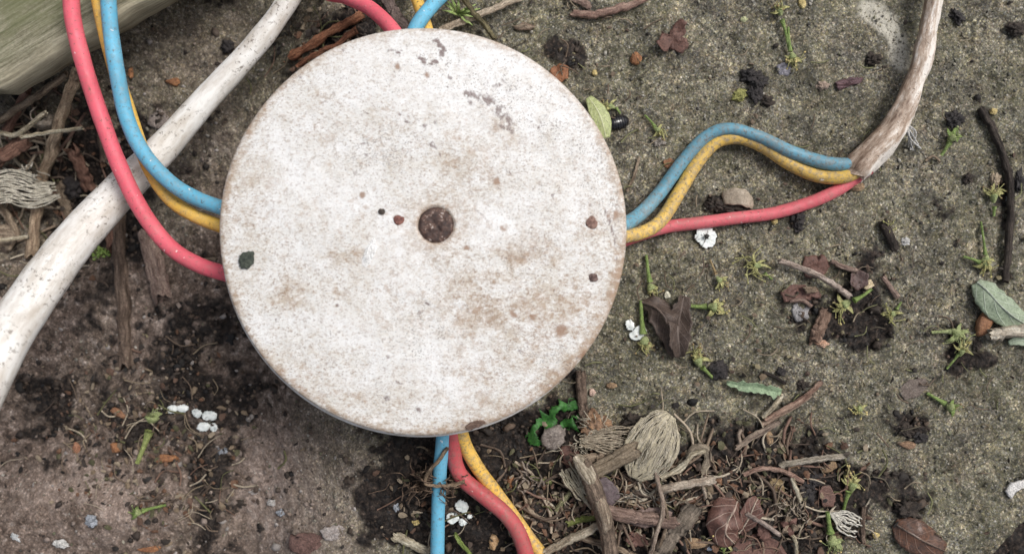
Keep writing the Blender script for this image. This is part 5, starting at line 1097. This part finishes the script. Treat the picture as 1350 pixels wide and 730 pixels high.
# white flowers and petals
def petal_geo(mb, cx, cy, a, L, Wp, off=1.2, seed=0, cup=.25):
    ca, sa = math.cos(a), math.sin(a)
    leaf_geo(mb, [(cx, cy, off), (cx + .35 * L * ca, cy + .35 * L * sa, off + .4), (cx + .75 * L * ca, cy + .75 * L * sa, off + .5), (cx + L * ca, cy + L * sa, off + .2)], [Wp * .65, Wp * .95, Wp, Wp * .6], curl=cup, wave=.3, nu=12, nv=8, t=.12, seed=seed, ragged=.08)
WP = m_petal()
c = on(931, 312, 1); wf = empty('white_flower', c, 'open white flower with a dark centre below the red core', 'flower')
for k in range(6):
    a0 = k * 1.047 + .3; r = R.uniform(13.5, 16.5); hw = R.uniform(.62, .74)
    P = [(931 + rr * math.cos(a0 + q), 312 + rr * math.sin(a0 + q)) for rr, q in ((1.5, 0), (r * .55, -hw * .85), (r * .93, -hw), (r * 1.0, -hw * .45), (r * .86, 0), (r * 1.02, hw * .4), (r * .92, hw), (r * .55, hw * .85))]
    mb = MB(); flake_geo(mb, area_fix(P), off=.8 + .2 * (k % 2), t=.12, dome=.06, bend=R.uniform(-.15, .2), bdir=a0, rough=.22, seed=k * 3.3); mb.build('petal', WP, c, wf)
mb = MB(); p = on(932, 311, 1.5); lump_geo(mb, p, (.45, .42, .3), 0, .3, 1, 3, 2); mb.build('flower_eye', m_plain((.03, .03, .03), (.08, .075, .07), .6), c, wf)
PG = 'loose white petals'
for px, py, a, L, Wp, lb in [(829, 421, 1.4, 15, 12, 'upper left white petal bud of three beside the lid'), (830, 444, -.2, 18, 14, 'lower left white petal bud of three beside the lid'), (836, 437, -.1, 17, 15, 'right white petal bud of three beside the lid'),
                             (219, 540, -.15, 16, 11, 'left petal of the white pair on the left earth'), (233, 539, -.1, 15, 11, 'right petal of the white pair on the left earth'),
                             (252, 542, .3, 16, 12, 'uppermost petal of the white cluster on the left earth'), (266, 548, 0, 21, 14, 'rightmost petal of the white cluster on the left earth'), (259, 564, -.2, 19, 12, 'lowest petal of the white cluster on the left earth'), (276, 560, .5, 12, 11, 'small corner petal of the white cluster on the left earth'),
                             (601, 662, .6, 20, 16, 'largest white petal right of the bottom blue wire'), (588, 682, .1, 17, 16, 'white petal touching the bottom blue wire'), (604, 686, .2, 13, 10, 'small white petal by the green stem'), (616, 681, -.3, 7, 6, 'tiny white petal crumb right of the largest petal')]:
    rg = random.Random(px * 7 + py); ca, sa = math.cos(a), math.sin(a); n = 11; P = []
    for k in range(n):
        th = 6.283 * k / n; r = rg.uniform(.86, 1.1) - (.1 if k == rg.choice((0, 1)) else 0); x, y = (.5 + .52 * r * math.cos(th)) * L, .52 * r * math.sin(th) * Wp; P.append((px + x * ca - y * sa, py + x * sa + y * ca))
    mb = MB(); c = flake_geo(mb, area_fix(P), off=1.0, t=.18, dome=rg.uniform(-.1, .3), bend=rg.uniform(-.3, .3), bdir=a + 1.2, rough=.28, seed=px, tilt=(rg.uniform(-.2, .2), rg.uniform(-.2, .2)))
    o = mb.build('white_petal', WP, c); tag(o, lb, 'petal', PG)
# grass tuft at the top of the lid
gt = empty('grass_tuft', on(604, 14, 0), 'small tuft of fresh green grass above the top edge of the lid', 'grass tuft'); gl = gt.location / MM
for k in range(13):
    a = R.uniform(-3.0, .9); L = R.uniform(16, 30); mb = MB()
    leaf_geo(mb, [(604 + R.uniform(-4, 4), 18 + R.uniform(-3, 3), .6), (604 + .5 * L * math.cos(a), 18 + .5 * L * math.sin(a), R.uniform(2, 4)), (604 + L * math.cos(a), 18 + L * math.sin(a), R.uniform(1, 4))], [3, 3.2, .6], fold=.4, nu=8, nv=3, t=.12, seed=k)
    mb.build('grass_blade', m_plain((.22, .34, .08), (.42, .5, .2), .5), gl, gt)
# green moss cushion under the white cable
mc = empty('moss_tuft', on(130, 332, 0), 'small bright green moss tuft below the white cable', 'moss'); ml = mc.location / MM; mb = MB()
for k in range(40):
    p = on(130 + R.gauss(0, 7), 332 + R.gauss(0, 5), R.uniform(.1, .8)); lump_geo(mb, p, (.35, .35, .45), R.uniform(0, 6), .4, 1.5, k, 1)
tag(mb.build('moss_cushion', m_plain((.16, .26, .05), (.3, .4, .12), .7), ml, mc), 'tiny moss leaves', kind='stuff')

# loose fibres and chaff in the litter
def chaff(name, n, cols, wr, lr, areas, label, seed):
    rg = random.Random(seed); mb = MB(); tot = sum(a[4] for a in areas)
    for k in range(n):
        x = rg.uniform(0, tot)
        for ar in areas:
            x -= ar[4]
            if x <= 0: break
        px, py = ar[0] + rg.gauss(0, ar[2]), ar[1] + rg.gauss(0, ar[3]); a = rg.uniform(0, 6.28); L = rg.uniform(*lr); b = rg.uniform(-.6, .6)
        tube_geo(mb, path([(px, py, rg.uniform(.3, 1.2)), (px + .5 * L * math.cos(a), py + .5 * L * math.sin(a), rg.uniform(.5, 1.8)), (px + L * math.cos(a + b), py + L * math.sin(a + b), rg.uniform(.2, 1))], rg.uniform(*wr), False, 3), 4, .3, k, col=rg.choice(cols))
    tag(mb.build(name, m_vcol(.75, .3), colattr=True), label, kind='stuff')
HEAP = [(800, 670, 70, 40, 3), (880, 650, 60, 45, 2.4), (1000, 640, 60, 45, 2.2), (700, 650, 45, 40, 1.2), (1060, 680, 50, 40, 1), (60, 230, 50, 70, 1.6), (560, 650, 30, 40, .7), (230, 610, 55, 70, 1.8), (160, 560, 60, 45, 1.2), (430, 60, 40, 25, .7)]
chaff('litter_fibres', 520, [(.24, .19, .13), (.15, .11, .08), (.38, .32, .24), (.09, .065, .05), (.13, .13, .06), (.18, .11, .08)], (.8, 2.6), (12, 46), HEAP, 'thin dry fibres and rootlets in the litter', 3)
def plates(name, n, cols, sz, areas, label, seed):
    rg = random.Random(seed); mb = MB(); tot = sum(a[4] for a in areas)
    for k in range(n):
        x = rg.uniform(0, tot)
        for ar in areas:
            x -= ar[4]
            if x <= 0: break
        px, py = ar[0] + rg.gauss(0, ar[2]), ar[1] + rg.gauss(0, ar[3]); c = on(px, py, rg.uniform(.1, 1.3)); m = rg.randint(5, 8); a0 = rg.uniform(0, 6.28)
        L = px2mm(rg.uniform(*sz)) / 2; asp = rg.uniform(.25, .9); tx, ty = rg.uniform(-.5, .5), rg.uniform(-.5, .5); t = rg.uniform(.12, .4); V = []; bend = rg.uniform(-.25, .25)
        for j in range(m):
            a = 6.283 * j / m; r = L * rg.uniform(.65, 1.2); x, y = r * math.cos(a), r * asp * math.sin(a)
            X, Y = x * math.cos(a0) - y * math.sin(a0), x * math.sin(a0) + y * math.cos(a0); V.append((c.x + X, c.y + Y, c.z + X * tx + Y * ty + bend * x * x / L + rg.uniform(-.08, .08)))
        V = V + [(c.x, c.y, c.z + rg.uniform(.05, .25))] + [(x, y, z - t) for x, y, z in V]
        F = [(m, j, (j + 1) % m) for j in range(m)] + [(j, m + 1 + j, m + 1 + (j + 1) % m, (j + 1) % m) for j in range(m)] + [tuple(range(2 * m, m, -1))]
        mb.add(V, F, col=rg.choice(cols))
    tag(mb.build(name, m_vcol(.7, .35), smooth=False, colattr=True), label, kind='stuff')
plates('litter_chaff', 2600, [(.11, .065, .045), (.07, .05, .038), (.2, .15, .1), (.035, .027, .022), (.14, .075, .045), (.05, .038, .03), (.02, .017, .015), (.26, .21, .15), (.09, .085, .045)], (3, 13), HEAP, 'broken bits of bark and husk in the litter', 5)
plates('slab_chaff', 620, [(.09, .06, .045), (.05, .04, .033), (.03, .025, .022), (.16, .12, .085), (.2, .17, .1)], (2.5, 8), [(1050, 250, 220, 200, 2), (1200, 480, 130, 130, 1.5), (760, 90, 90, 60, .8), (900, 450, 80, 60, .8), (1130, 400, 50, 45, 1.2), (230, 560, 110, 90, 1)], 'tiny bark bits scattered on the ground', 15)
chaff('slab_fibres', 240, [(.26, .21, .15), (.15, .11, .08), (.1, .085, .06), (.2, .2, .1)], (.9, 2.2), (8, 30), [(1050, 250, 220, 200, 2), (1200, 480, 130, 130, 1.5), (760, 90, 90, 60, .8), (900, 450, 80, 60, .8)], 'fine dry fibres scattered on the concrete', 8)

STRAWS = [(800, 660, 70, 38, 2.6), (880, 650, 55, 42, 2.2), (1000, 635, 60, 40, 1.8), (720, 655, 40, 35, .9), (1060, 670, 40, 35, .7), (45, 190, 40, 45, 4.0), (50, 290, 40, 40, 1.8)]
chaff('litter_straws', 150, [(.40, .33, .25), (.24, .18, .13), (.16, .115, .085), (.46, .40, .31), (.11, .08, .06), (.2, .125, .095)], (1.8, 4.6), (26, 75), STRAWS, 'loose straw and split stalks in the litter', 31)
